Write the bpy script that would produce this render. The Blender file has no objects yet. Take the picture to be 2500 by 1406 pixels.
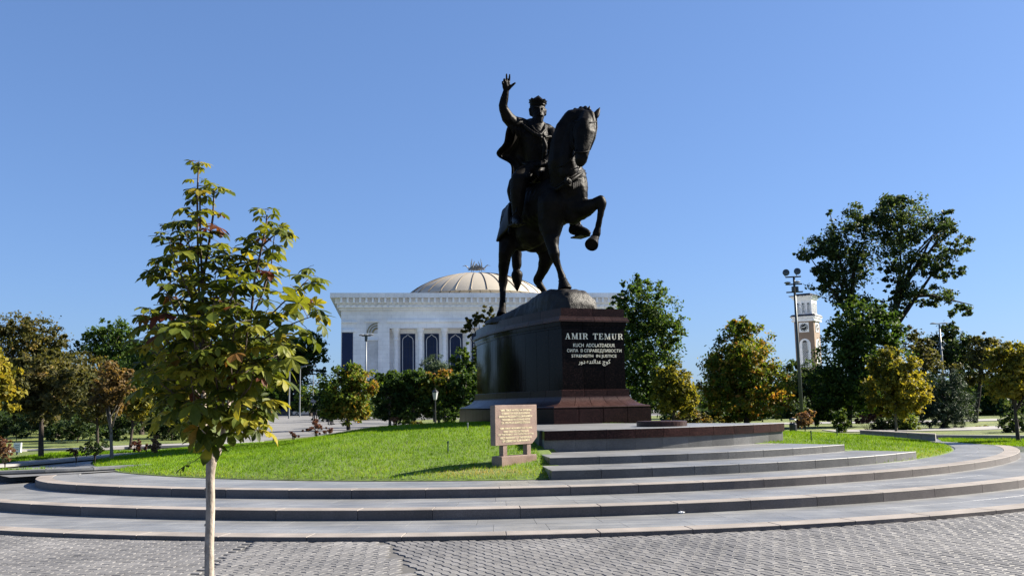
import bpy, bmesh, math, random
import numpy as np
from mathutils import Vector, Matrix, noise

# ------------------------------------------------------------------ camera, sky, sun, exposure
SC = bpy.context.scene
COL = SC.collection
F, PIT, ROL, HC = 2200.0, math.radians(7.40), math.radians(1.0), 1.7     # focal length in photo pixels, pitch, roll, eye height
cam = bpy.data.cameras.new('camera')
cam.sensor_width = 36.0
cam.lens = F / 2500.0 * 36.0
cam.clip_start = 0.1
cam.clip_end = 4000.0
cam_ob = bpy.data.objects.new('camera', cam)
COL.objects.link(cam_ob)
fw = Vector((0, math.cos(PIT), math.sin(PIT)))
up0 = Vector((0, -math.sin(PIT), math.cos(PIT)))
rt0 = Vector((1, 0, 0))
cr, sr = math.cos(ROL), math.sin(ROL)
rt = rt0 * cr - up0 * sr
up = rt0 * sr + up0 * cr
Mx = Matrix.Identity(4)
for i in range(3):
    Mx[i][0], Mx[i][1], Mx[i][2] = rt[i], up[i], -fw[i]
Mx[2][3] = HC
cam_ob.matrix_world = Mx
SC.camera = cam_ob

SUN_AZ, SUN_EL = math.radians(16.5), math.radians(33.0)    # sun stands to the right, a little behind the scene
sun_dir = Vector((math.cos(SUN_AZ) * math.cos(SUN_EL), math.sin(SUN_AZ) * math.cos(SUN_EL), math.sin(SUN_EL)))
W = bpy.data.worlds.new('World')
SC.world = W
W.use_nodes = True
nt = W.node_tree
bg = nt.nodes['Background']
sky = nt.nodes.new('ShaderNodeTexSky')
sky.sky_type = 'NISHITA'
sky.sun_disc = False
sky.sun_elevation = SUN_EL
sky.sun_rotation = math.atan2(sun_dir.x, sun_dir.y)
sky.altitude = 300.0
sky.air_density = 1.0
sky.dust_density = 0.75
sky.ozone_density = 2.6
gm = nt.nodes.new('ShaderNodeGamma')
gm.inputs[1].default_value = 0.62
hs = nt.nodes.new('ShaderNodeMixRGB')
hs.blend_type = 'MULTIPLY'
hs.inputs[0].default_value = 1.0
hs.inputs[2].default_value = (0.66, 0.915, 1.39, 1)
nt.links.new(sky.outputs[0], gm.inputs[0])
nt.links.new(gm.outputs[0], hs.inputs[1])
nt.links.new(hs.outputs[0], bg.inputs[0])
bg.inputs[1].default_value = 0.0615
sl = bpy.data.lights.new('sun', 'SUN')
sl.energy = 5.0
sl.angle = math.radians(0.5)
sl.color = (1.0, 0.92, 0.79)
sun_ob = bpy.data.objects.new('sun', sl)
COL.objects.link(sun_ob)
sun_ob.rotation_euler = (-sun_dir).to_track_quat('-Z', 'Y').to_euler()
sun_ob.location = (30, 10, 40)
vs = SC.view_settings
vs.view_transform = 'Standard'
vs.look = 'None'
vs.exposure = 1.80
vs.gamma = 1.0
vs.use_curve_mapping = False
SC.cycles.max_bounces = 6
SC.cycles.transparent_max_bounces = 4

# ------------------------------------------------------------------ measuring helpers
def ray(px, py):
    x, y = px - 1250.0, 703.0 - py
    xr = cr * x + sr * y
    yr = -sr * x + cr * y
    return Vector((xr, F * math.cos(PIT) - yr * math.sin(PIT), F * math.sin(PIT) + yr * math.cos(PIT)))
def P(px, py, d):
    r = ray(px, py)
    r = r * (d / r.y)
    return Vector((r.x, r.y, r.z + HC))
def G(px, py, z):
    r = ray(px, py)
    r = r * ((z - HC) / r.z)
    return Vector((r.x, r.y, z))

# ------------------------------------------------------------------ mesh helpers
class MB:
    def __init__(s):
        s.v = []; s.f = []; s.m = []
    def add(s, vs, fs, mi=0):
        o = len(s.v)
        s.v += [tuple(v) for v in vs]
        s.f += [tuple(i + o for i in f) for f in fs]
        s.m += [mi] * len(fs)
    def box(s, c, d, rot=0.0, mi=0, top=None):
        x, y, z = d[0] / 2, d[1] / 2, d[2] / 2
        tx, ty = (top if top else (1, 1))
        ca, sa = math.cos(rot), math.sin(rot)
        vs = []
        for k, (a, b) in ((-1, (1, 1)), (1, (tx, ty))):
            for i, j in ((-1, -1), (1, -1), (1, 1), (-1, 1)):
                lx, ly = i * x * a, j * y * b
                vs.append((c[0] + lx * ca - ly * sa, c[1] + lx * sa + ly * ca, c[2] + k * z))
        s.add(vs, [(3, 2, 1, 0), (4, 5, 6, 7), (0, 1, 5, 4), (1, 2, 6, 5), (2, 3, 7, 6), (3, 0, 4, 7)], mi)
    def prism(s, pts, z0, z1, mi=0, mtop=None):
        n = len(pts)
        vs = [(p[0], p[1], z0) for p in pts] + [(p[0], p[1], z1) for p in pts]
        s.add(vs, [tuple(range(n))[::-1]] + [(i, (i + 1) % n, (i + 1) % n + n, i + n) for i in range(n)], mi)
        s.add([(p[0], p[1], z1) for p in pts], [tuple(range(n))], mi if mtop is None else mtop)
    def tube(s, pts, rad, seg=8, cap=True, mi=0):
        pts = [Vector(p) for p in pts]
        if not hasattr(rad, '__len__'): rad = [rad] * len(pts)
        n = len(pts); vs = []; prev = None
        for i, p in enumerate(pts):
            t = (pts[min(i + 1, n - 1)] - pts[max(i - 1, 0)])
            t = t.normalized() if t.length > 1e-9 else Vector((0, 0, 1))
            if prev is None:
                a = t.orthogonal().normalized()
            else:
                a = prev - t * prev.dot(t)
                a = a.normalized() if a.length > 1e-6 else t.orthogonal().normalized()
            prev = a
            b = t.cross(a)
            for k in range(seg):
                an = 2 * math.pi * k / seg
                vs.append(p + (a * math.cos(an) + b * math.sin(an)) * rad[i])
        fs = []
        for i in range(n - 1):
            for k in range(seg):
                k2 = (k + 1) % seg
                fs.append((i * seg + k, i * seg + k2, (i + 1) * seg + k2, (i + 1) * seg + k))
        if cap:
            fs.append(tuple(range(seg))[::-1]); fs.append(tuple((n - 1) * seg + k for k in range(seg)))
        s.add(vs, fs, mi)
    def lathe(s, c, prof, seg=20, mi=0, sx=1.0, sy=1.0, axis=None):
        vs = []
        for r, z in prof:
            for k in range(seg):
                a = 2 * math.pi * k / seg
                vs.append((r * math.cos(a) * sx, r * math.sin(a) * sy, z))
        if axis is not None:
            q = Vector((0, 0, 1)).rotation_difference(Vector(axis).normalized())
            vs = [q @ Vector(v) for v in vs]
        vs = [(v[0] + c[0], v[1] + c[1], v[2] + c[2]) for v in vs]
        fs = []
        for i in range(len(prof) - 1):
            for k in range(seg):
                k2 = (k + 1) % seg
                fs.append((i * seg + k, i * seg + k2, (i + 1) * seg + k2, (i + 1) * seg + k))
        fs.append(tuple(range(seg))[::-1]); fs.append(tuple((len(prof) - 1) * seg + k for k in range(seg)))
        s.add(vs, fs, mi)
    def mesh(s, name, mats, smooth=False):
        me = bpy.data.meshes.new(name)
        me.from_pydata(s.v, [], s.f)
        if not isinstance(mats, (list, tuple)): mats = [mats]
        for m in mats: me.materials.append(m)
        if len(mats) > 1: me.polygons.foreach_set('material_index', s.m)
        if smooth: me.polygons.foreach_set('use_smooth', [True] * len(me.polygons))
        me.update()
        return me
    def build(s, name, mats, parent=None, smooth=False, **kw):
        return obj(name, s.mesh(name, mats, smooth), parent, **kw)
def obj(name, data, parent=None, label=None, cat=None, group=None, kind=None):
    o = bpy.data.objects.new(name, data)
    COL.objects.link(o)
    if parent is not None: o.parent = parent
    tag(o, label, cat, group, kind)
    return o
def tag(o, label=None, cat=None, group=None, kind=None):
    if label: o['label'] = label
    if cat: o['category'] = cat
    if group: o['group'] = group
    if kind: o['kind'] = kind
    return o
def thing(name, label, cat, group=None):
    return obj(name, None, None, label, cat, group)
def bevel(o, w, seg=1):
    m = o.modifiers.new('edge', 'BEVEL'); m.width = w; m.segments = seg; m.limit_method = 'ANGLE'; m.angle_limit = math.radians(40)
    return o
def np_mesh(name, V, Fq, mat, tint=None, smooth=False):
    me = bpy.data.meshes.new(name)
    k = Fq.shape[1]
    me.vertices.add(len(V)); me.vertices.foreach_set('co', V.astype(np.float32).ravel())
    me.loops.add(Fq.size); me.loops.foreach_set('vertex_index', Fq.astype(np.int32).ravel())
    me.polygons.add(len(Fq)); me.polygons.foreach_set('loop_start', np.arange(0, Fq.size, k, dtype=np.int32))
    me.update(calc_edges=True)
    if smooth: me.polygons.foreach_set('use_smooth', np.ones(len(Fq), dtype=bool))
    me.materials.append(mat)
    if tint is not None:
        at = me.attributes.new('tint', 'FLOAT', 'POINT')
        at.data.foreach_set('value', tint.astype(np.float32))
    return me

# ------------------------------------------------------------------ materials
def newmat(name):
    m = bpy.data.materials.new(name); m.use_nodes = True
    n = m.node_tree
    return m, n, n.nodes['Principled BSDF'], n.nodes['Material Output']
def lnk(n, a, b): n.links.new(a, b)
def coords(n, scale=(1, 1, 1), kind='Object', rot=(0, 0, 0)):
    tc = n.nodes.new('ShaderNodeTexCoord'); mp = n.nodes.new('ShaderNodeMapping')
    mp.inputs['Scale'].default_value = scale
    mp.inputs['Rotation'].default_value = rot
    lnk(n, tc.outputs[kind], mp.inputs['Vector'])
    return mp.outputs['Vector']
def noise_tex(n, vec, scale, detail=4.0, rough=0.6):
    t = n.nodes.new('ShaderNodeTexNoise'); t.inputs['Scale'].default_value = scale
    t.inputs['Detail'].default_value = detail; t.inputs['Roughness'].default_value = rough
    lnk(n, vec, t.inputs['Vector'])
    return t.outputs['Fac']
def ramp(n, fac, stops):
    r = n.nodes.new('ShaderNodeValToRGB')
    el = r.color_ramp.elements
    while len(el) > 1: el.remove(el[-1])
    el[0].position = stops[0][0]; el[0].color = tuple(stops[0][1]) + (1,)
    for p, c in stops[1:]:
        e = el.new(p); e.color = tuple(c) + (1,)
    lnk(n, fac, r.inputs[0])
    return r.outputs[0]
def mixc(n, a, b, fac, mode='MIX'):
    m = n.nodes.new('ShaderNodeMixRGB'); m.blend_type = mode
    for s, v in ((m.inputs[0], fac), (m.inputs[1], a), (m.inputs[2], b)):
        if isinstance(v, (int, float)): s.default_value = v
        elif isinstance(v, tuple): s.default_value = v + (1,) if len(v) == 3 else v
        else: lnk(n, v, s)
    return m.outputs[0]
def bump(n, fac, bs, strength=0.3, dist=0.02):
    b = n.nodes.new('ShaderNodeBump'); b.inputs['Strength'].default_value = strength; b.inputs['Distance'].default_value = dist
    lnk(n, fac, b.inputs['Height']); lnk(n, b.outputs[0], bs.inputs['Normal'])
def vary(n, col, amt):      # each object of a set a little lighter or darker than the next
    oi = n.nodes.new('ShaderNodeObjectInfo')
    mr = n.nodes.new('ShaderNodeMapRange')
    mr.inputs['To Min'].default_value = 1 - amt; mr.inputs['To Max'].default_value = 1 + amt
    lnk(n, oi.outputs['Random'], mr.inputs['Value'])
    mm = n.nodes.new('ShaderNodeVectorMath'); mm.operation = 'SCALE'
    lnk(n, col, mm.inputs[0]); lnk(n, mr.outputs[0], mm.inputs['Scale'])
    return mm.outputs[0]
KA = 0.485
def kc(c, raw): return tuple(c) if raw else tuple(x * KA for x in c)
def stone(name, c0, c1, c2, speck=60.0, rough=0.5, var=0.15, big=1.2, spec=0.5, bmp=0.0, kind='Object', stain=None, grain=None, raw=False):
    m, n, b, o = newmat(name)
    c0, c1, c2 = kc(c0, raw), kc(c1, raw), kc(c2, raw)
    v = coords(n, (1, 1, 1), kind)
    s = noise_tex(n, v, speck, 3, 0.7)
    col = ramp(n, s, [(0.32, c0), (0.5, c1), (0.68, c2)])
    g = noise_tex(n, v, big, 5, 0.6)
    gm = ramp(n, g, [(0.3, (0.72, 0.72, 0.72)), (0.7, (1.18, 1.18, 1.18))])
    col = mixc(n, col, gm, 1.0, 'MULTIPLY')
    if grain:
        w = noise_tex(n, coords(n, grain[0], kind, grain[1]), 1.0, 6, 0.65)
        col = mixc(n, col, ramp(n, w, [(0.33, (0.70, 0.73, 0.78)), (0.66, (1.18, 1.17, 1.14))]), 1.0, 'MULTIPLY')
    if stain:
        w = noise_tex(n, v, stain[1], 5, 0.7)
        fac = ramp(n, w, [(0.52, (0, 0, 0)), (0.7, (stain[2],) * 3)])
        col = mixc(n, col, kc(stain[0], raw), fac)
    if var: col = vary(n, col, var)
    lnk(n, col, b.inputs['Base Color'])
    rr = n.nodes.new('ShaderNodeMapRange'); rr.inputs['To Min'].default_value = rough * 0.8; rr.inputs['To Max'].default_value = min(1, rough * 1.25)
    lnk(n, g, rr.inputs['Value']); lnk(n, rr.outputs[0], b.inputs['Roughness'])
    b.inputs['Specular IOR Level'].default_value = spec
    if bmp: bump(n, s, b, bmp, 0.01)
    return m
def plain(name, c, rough=0.5, metal=0.0, var=0.12, scale=3.0, spec=0.5, bmp=0.0, raw=False):
    m, n, b, o = newmat(name)
    c = kc(c, raw)
    g = noise_tex(n, coords(n), scale, 5, 0.65)
    col = ramp(n, g, [(0.3, tuple(x * (1 - var) for x in c)), (0.7, tuple(min(1, x * (1 + var)) for x in c))])
    lnk(n, col, b.inputs['Base Color'])
    b.inputs['Roughness'].default_value = rough; b.inputs['Metallic'].default_value = metal
    b.inputs['Specular IOR Level'].default_value = spec
    if bmp: bump(n, noise_tex(n, coords(n), scale * 8, 4), b, bmp, 0.02)
    return m
def leafmat(name, stops, trans=0.35, rough=0.55, src='tint', spec=0.25, vein=False):
    m, n, b, o = newmat(name)
    if src == 'tint':
        a = n.nodes.new('ShaderNodeAttribute'); a.attribute_name = 'tint'; f = a.outputs['Fac']
    else:
        a = n.nodes.new('ShaderNodeObjectInfo'); f = a.outputs['Random']
    col = ramp(n, f, [(p, kc(c, False)) for p, c in stops])
    if vein:
        g = noise_tex(n, coords(n, (1, 1, 1)), 14.0, 4, 0.6)
        col = mixc(n, col, ramp(n, g, [(0.35, (0.7, 0.78, 0.6)), (0.7, (1.25, 1.15, 0.9))]), 1.0, 'MULTIPLY')
    lnk(n, col, b.inputs['Base Color'])
    b.inputs['Roughness'].default_value = rough; b.inputs['Specular IOR Level'].default_value = spec
    t = n.nodes.new('ShaderNodeBsdfTranslucent')
    lnk(n, mixc(n, col, (1.35, 1.25, 0.55), 1.0, 'MULTIPLY'), t.inputs['Color'])
    mx = n.nodes.new('ShaderNodeMixShader'); mx.inputs[0].default_value = trans
    lnk(n, b.outputs[0], mx.inputs[1]); lnk(n, t.outputs[0], mx.inputs[2]); lnk(n, mx.outputs[0], o.inputs['Surface'])
    return m

M = {}
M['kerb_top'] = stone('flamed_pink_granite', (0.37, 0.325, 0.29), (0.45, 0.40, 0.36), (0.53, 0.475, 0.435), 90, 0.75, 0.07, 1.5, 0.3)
M['kerb_face'] = stone('polished_granite_shade_darkened', (0.115, 0.098, 0.092), (0.19, 0.164, 0.153), (0.34, 0.30, 0.28), 110, 0.5, 0.18, 1.5, 0.3)  # polished face of the same granite, its riser shade deepened in the colour
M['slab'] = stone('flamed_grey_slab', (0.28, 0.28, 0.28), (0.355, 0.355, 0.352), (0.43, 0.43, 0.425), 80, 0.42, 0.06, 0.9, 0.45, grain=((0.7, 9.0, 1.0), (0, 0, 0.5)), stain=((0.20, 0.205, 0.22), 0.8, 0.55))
M['grey_face'] = stone('polished_grey_granite', (0.075, 0.077, 0.08), (0.155, 0.155, 0.154), (0.31, 0.31, 0.30), 120, 0.45, 0.3, 1.5, 0.3)
M['red_face'] = stone('polished_red_granite', (0.012, 0.006, 0.0058), (0.038, 0.016, 0.014), (0.12, 0.055, 0.046), 40, 0.3, 0.35, 2.0, 0.1)
M['red_dark'] = stone('polished_dark_red_granite', (0.005, 0.004, 0.004), (0.010, 0.007, 0.0067), (0.046, 0.027, 0.024), 26, 0.12, 0.4, 1.6, 0.045, grain=((5.0, 5.0, 1.0), (0.5, 0.3, 0)))
M['red_light'] = stone('matt_red_granite', (0.036, 0.017, 0.015), (0.078, 0.037, 0.032), (0.18, 0.10, 0.086), 45, 0.35, 0.2, 2.0, 0.15)
M['pink_board'] = stone('salmon_granite', (0.26, 0.155, 0.115), (0.42, 0.285, 0.22), (0.55, 0.43, 0.35), 70, 0.35, 0.05, 3.0, 0.5)
M['joint'] = plain('grey_mortar', (0.40, 0.38, 0.36), 0.9)
M['paver'] = stone('concrete_paver', (0.215, 0.21, 0.21), (0.27, 0.262, 0.26), (0.325, 0.318, 0.31), 45, 0.68, 0.15, 0.7, 0.35, bmp=0.15, stain=((0.12, 0.12, 0.125), 0.5, 0.5), kind='Object')
def paver_mass():
    m = M['paver'].copy(); m.name = 'concrete_paver_field'; n = m.node_tree
    b = n.nodes['Principled BSDF']; src = b.inputs['Base Color'].links[0].from_socket
    a = n.nodes.new('ShaderNodeAttribute'); a.attribute_name = 'tint'
    mm = n.nodes.new('ShaderNodeVectorMath'); mm.operation = 'SCALE'
    vsc = src.node.inputs[0].links[0].from_socket          # colour before the per-object variation
    n.links.new(vsc, mm.inputs[0]); n.links.new(a.outputs['Fac'], mm.inputs['Scale']); n.links.new(mm.outputs[0], b.inputs['Base Color'])
    return m
M['paver_mass'] = paver_mass()
M['paver_bed'] = plain('joint_sand', (0.14, 0.135, 0.13), 0.95)
M['asphalt'] = stone('plaza_paving', (0.25, 0.245, 0.24), (0.32, 0.315, 0.31), (0.38, 0.375, 0.37), 20, 0.8, 0.0, 0.15, 0.3)
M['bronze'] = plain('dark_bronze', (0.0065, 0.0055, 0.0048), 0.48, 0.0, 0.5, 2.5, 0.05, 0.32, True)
M['rockm'] = plain('rough_bronze_rock', (0.026, 0.021, 0.016), 0.5, 0.0, 0.5, 4.0, 0.25, 0.9)
M['gold'] = plain('gilded_letter', (0.85, 0.78, 0.60), 0.35, 0.1, 0.05, raw=True)
# ------------------------------------------------------------------ ground, paving and the round flight of steps
CX, CY = -0.57, 29.74
RING = [17.89, 16.20, 14.51, 13.07, 11.64, 9.62]
ZS = [0.0, 0.056, 0.20, 0.34, 0.505, 0.654, 1.125]
def pol(r, a):
    # true arc in front; the ring is drawn out a little on the right and its left end curls in
    if 13.6 < r < 14.6 and a < CURL0: r = r * (1 - 1.2 * (a - CURL0) ** 2)
    kx = 1 + 0.04 * max(0.0, math.sin(a)) ** 2
    return (CX + r * math.sin(a) * kx, CY - r * math.cos(a))
rnd = random.Random(4)
CURL0 = math.radians(-34.0)

mb = MB(); mb.add([(-900, -60, -0.03), (900, -60, -0.03), (900, 2500, -0.03), (-900, 2500, -0.03)], [(0, 1, 2, 3)])
mg, n_, b_, o_ = newmat('ground_soil')
g_ = noise_tex(n_, coords(n_), 0.05, 6)
lnk(n_, ramp(n_, g_, [(0.35, (0.035, 0.04, 0.02)), (0.65, (0.075, 0.075, 0.05))]), b_.inputs['Base Color']); b_.inputs['Roughness'].default_value = 0.95
mb.build('ground', mg, kind='structure')

# paving in front: interlocking pavers, two fields meeting at a seam
def wave(x, L, k):
    t = (x / L) % 1.0
    return k * (1 - 4 * abs(t - 0.5)) * 0.5
def paver_mesh(L, Wd, k, phase, name):
    g = 0.003; ch = 0.007
    def edge(off, inset):
        xs = [-L / 2 + g + inset, 0.0, L / 2 - g - inset]
        return [(x, off + wave(x + phase * L, L, k)) for x in xs]
    lo = edge(-Wd / 2 + g, 0); hi = edge(Wd / 2 - g, 0)
    lo2 = edge(-Wd / 2 + g + ch, ch); hi2 = edge(Wd / 2 - g - ch, ch)
    ring0 = lo + hi[::-1]; ring1 = lo2 + hi2[::-1]
    vs = [(x, y, -0.02) for x, y in ring0] + [(x, y, -0.0065) for x, y in ring0] + [(x, y, 0.0) for x, y in ring1]
    fs = []
    for r in (0, 6):
        for i in range(6):
            j = (i + 1) % 6
            fs.append((r + i, r + j, r + 6 + j, r + 6 + i))
    fs += [(12, 13, 16, 17), (13, 14, 15, 16)]
    m = MB(); m.add(vs, fs)
    return m
LP, WP = 0.205, 0.102
seam_a, seam_b = G(940, 1322, 0.0), G(1012, 1406, 0.0)
seam_d = (seam_b - seam_a).normalized(); seam_n = Vector((-seam_d.y, seam_d.x, 0))
if seam_n.x < 0: seam_n = -seam_n
seam2_a, seam2_b = G(610, 1322, 0.0), G(470, 1406, 0.0)
seam2_d = (seam2_b - seam2_a).normalized(); seam2_n = Vector((-seam2_d.y, seam2_d.x, 0))
if seam2_n.x < 0: seam2_n = -seam2_n
pav = thing('paving', 'grey interlocking concrete pavers in front of the round steps', 'paving')
pav['kind'] = 'structure'
del pav['category']
items = []
for zone, ang in ((0, math.radians(2.0)), (1, math.radians(-61.0)), (2, math.radians(52.0))):
    ca, sa = math.cos(ang), math.sin(ang)
    variants = [paver_mesh(LP, WP, 0.026, p, 'paver') for p in (0.5, 0.0)]
    for r in range(-200, 201):
        for c in range(-95, 96):
            lx = c * LP + (r % 2) * LP / 2; ly = r * WP
            x = lx * ca - ly * sa; y = 11.0 + lx * sa + ly * ca
            if y < 6.5 or y > 17.5 or x < -9.5 or x > 10.5: continue
            q1 = (Vector((x, y, 0)) - seam_a).dot(seam_n); q2 = (Vector((x, y, 0)) - seam2_a).dot(seam2_n)
            if (zone == 1 and q1 < 0.05) or (zone == 2 and (q1 > -0.05 or q2 < 0.05)) or (zone == 0 and q2 > -0.05): continue
            if math.hypot(x - CX, y - CY) < RING[0] - 0.02: continue
            items.append((y, x, ang, r % 2, zone))
items.sort()
vis = [t for t in items if abs(t[1]) < 0.58 * t[0] and t[0] > 8.75]
near = set(vis[:300])
pm = [paver_mesh(LP, WP, 0.026, p, 'paver').mesh('paver', M['paver']) for p in (0.5, 0.0)]
bulk = MB()
tilt = random.Random(9)
for t in items:
    y, x, ang, v, zone = t
    dz = tilt.uniform(-0.002, 0.002)
    if t in near:
        o = obj('paver', pm[v], pav); o.location = (x, y, dz); o.rotation_euler = (tilt.uniform(-.006, .006), tilt.uniform(-.006, .006), ang)
    else:
        src = paver_mesh(LP, WP, 0.026, 0.5 if v == 0 else 0.0, 'p') if False else None
        ca, sa = math.cos(ang), math.sin(ang)
        me = pm[v]
        if not hasattr(paver_mesh, 'c%d' % v):
            setattr(paver_mesh, 'c%d' % v, ([tuple(q.co) for q in me.vertices], [tuple(f.vertices) for f in me.polygons]))
        V_, F_ = getattr(paver_mesh, 'c%d' % v)
        tx, ty = tilt.uniform(-.006, .006), tilt.uniform(-.006, .006)
        bulk.add([(x + a * ca - b * sa, y + a * sa + b * ca, h + dz + tx * a + ty * b) for a, b, h in V_], F_)
bo = bulk.build('paver_field', M['paver_mass'], pav, kind='stuff')
_r = np.random.default_rng(5); _n = len(bulk.v) // 18
_t = np.repeat(_r.uniform(0.85, 1.15, _n) * np.where(_r.uniform(size=_n) < 0.03, 0.78, 1.0), 18)
bo.data.attributes.new('tint', 'FLOAT', 'POINT').data.foreach_set('value', _t.astype(np.float32))
mb = MB(); mb.add([(-12, 5, -0.012), (13, 5, -0.012), (13, 24, -0.012), (-12, 24, -0.012)], [(0, 1, 2, 3)])
mb.build('joint_bed', M['paver_bed'], pav)
mb = MB(); mb.add([(-60, -30, -0.02), (60, -30, -0.02), (60, 26, -0.02), (-60, 26, -0.02)], [(0, 1, 2, 3)])
mb.build('forecourt', M['asphalt'], kind='structure')

def arc_piece(r0, r1, a0, a1, z0, z1, gap=0.004, seg=4, ch=0.006, name='block', mats=None):
    ga = gap / r1
    a0 += ga; a1 -= ga
    mbk = MB()
    A = [a0 + (a1 - a0) * i / seg for i in range(seg + 1)]
    rings = []
    for rr_in, rr_out, z in ((r0 + gap, r1, z0), (r0 + gap, r1, z1 - ch), (r0 + gap + ch, r1 - ch, z1)):
        da = 0 if z < z1 else ch / r1
        AA = [a0 + da + (a1 - a0 - 2 * da) * i / seg for i in range(seg + 1)]
        rings.append([pol(rr_out, a) + (z,) for a in AA] + [pol(rr_in, a) + (z,) for a in AA[::-1]])
    n = len(rings[0])
    vs = rings[0] + rings[1] + rings[2]
    side = [(i, (i + 1) % n, n + (i + 1) % n, n + i) for i in range(n)]
    cham = [(n + i, n + (i + 1) % n, 2 * n + (i + 1) % n, 2 * n + i) for i in range(n)]
    top = [(2 * n + i, 2 * n + i + 1, 2 * n + n - 2 - i, 2 * n + n - 1 - i) for i in range(seg)]
    mbk.add(vs, side, 0)
    o = len(mbk.v) - len(vs)
    mbk.f += [tuple(i + o for i in f) for f in cham + top]
    mbk.m += [1] * (len(cham) + len(top))
    return mbk
WALL_A = math.radians(-48.5)
A_END = math.radians(96.0)
def split(a0, a1, r, ln, rng, jit=0.06):
    n = max(1, int(round((a1 - a0) * r / ln)))
    cuts = [a0 + (a1 - a0) * (i + (rng.uniform(-jit, jit) if 0 < i < n else 0)) / n for i in range(n + 1)]
    return list(zip(cuts[:-1], cuts[1:]))
KW = 0.36
step_labels = ['lowest curved granite step, rising from the pavers', 'second curved granite step from the pavers', 'third curved granite step, just below the round lawn',
               'longer of the two short dark steps below the platform', 'shorter upper dark step right below the platform wall']
A_ST = [math.radians(-62), math.radians(-62), math.radians(-46.5)]
for i in range(3):
    WALL_A = A_ST[i]
    st = obj('plaza_step', None, None, step_labels[i], None, 'curved granite steps', 'structure')
    r1 = RING[i]; rin = RING[i + 1] - (0.02 if i < 2 else 4.2)
    for a0, a1 in split(WALL_A, A_END, r1, 1.22, rnd):
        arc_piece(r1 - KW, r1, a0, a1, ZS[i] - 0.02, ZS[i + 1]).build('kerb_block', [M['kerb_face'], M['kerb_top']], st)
    rows = [(RING[i + 1] - 0.02, r1 - KW - (r1 - KW - RING[i + 1]) * 0.5), (r1 - KW - (r1 - KW - RING[i + 1]) * 0.5, r1 - KW)]
    for k, (ra, rb) in enumerate(rows):
        for a0, a1 in split(WALL_A, A_END, rb, 0.92, rnd, 0.1):
            sl_ = arc_piece(ra, rb, a0, a1, ZS[i] - 0.02, ZS[i + 1] - 0.004 + rnd.uniform(-0.0003, 0.0003), gap=0.0022, ch=0.0008, seg=3)
            sl_.build('paving_slab', [M['slab'], M['slab']], st)
    base = arc_piece(RING[5] - 3.0, r1 - 0.03, WALL_A, A_END, ZS[i] - 0.05, ZS[i + 1] - 0.02, seg=60)
    base.build('bed', [M['slab'], M['slab']], st)

# the two short steps and the platform (a sector of the same circle)
SECT = [(math.radians(5.4), math.radians(46.3)), (math.radians(6.2), math.radians(44.3)), (math.radians(7.3), math.radians(50.0))]
for j in range(2):
    i = 3 + j
    st = obj('plaza_step', None, None, step_labels[i], None, 'straight-ended granite steps', 'structure')
    a0s, a1s = SECT[j]
    r1 = RING[i]
    for a0, a1 in split(a0s, a1s, r1, 0.95, rnd):
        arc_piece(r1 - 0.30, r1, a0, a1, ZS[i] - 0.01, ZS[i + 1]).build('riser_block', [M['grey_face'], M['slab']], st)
    for a0, a1 in split(a0s, a1s, r1, 0.9, rnd, 0.1):
        arc_piece(RING[i + 1] - 0.25, r1 - 0.30, a0, a1, ZS[i] - 0.01, ZS[i + 1] - 0.003, gap=0.003, ch=0.0008).build('paving_slab', [M['slab'], M['slab']], st)
    # closing cheek walls at both ends
    for a, s in ((a0s, 1), (a1s, -1)):
        arc_piece(RING[5] - 3.0, RING[i + 1] - 0.25, min(a, a + s * 0.03), max(a, a + s * 0.03), ZS[i] - 0.01, ZS[i + 1] - 0.003).build('end_slab', [M['grey_face'], M['slab']], st)
plat = obj('platform', None, None, None, None, None, 'structure')
plat['label'] = 'raised stone platform with red granite rim before the pedestal'
a0s, a1s = SECT[2]
rp = RING[5]
zm = 0.915
for a0, a1 in split(a0s, a1s, rp, 0.72, rnd, 0.02):
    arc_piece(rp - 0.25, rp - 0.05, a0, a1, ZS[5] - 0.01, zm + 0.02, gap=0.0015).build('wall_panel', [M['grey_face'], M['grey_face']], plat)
    arc_piece(rp - 0.45, rp, a0, a1, zm, ZS[6], gap=0.004).build('rim_block', [M['red_face'], M['slab']], plat)
for k in range(5):
    ra, rb = 9.17 - 1.25 * (k + 1), 9.17 - 1.25 * k
    for a0, a1 in split(a0s, a1s, rb, 1.0, rnd, 0.1):
        arc_piece(ra, rb, a0, a1, 0.4, ZS[6] - 0.003, gap=0.003, ch=0.0008).build('paving_slab', [M['slab'], M['slab']], plat)
for a, s in ((a0s, 1), (a1s, -1)):
    arc_piece(3.0, rp - 0.46, min(a, a - s * 0.006), max(a, a - s * 0.006), 0.5, ZS[6] - 0.004).build('end_wall', [M['grey_face'], M['slab']], plat)
# round red plinth lying on the platform
pc = G(1626, 1041, ZS[6])
mb = MB(); mb.lathe((pc.x, pc.y + 0.62, ZS[6] + 0.001), [(0.62, 0.0), (0.62, 0.11), (0.60, 0.125), (0.0, 0.125)], 40)
mb.build('round_plinth', M['red_light'], smooth=False, label='low round red granite disc lying on the platform', cat='plinth')

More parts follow.
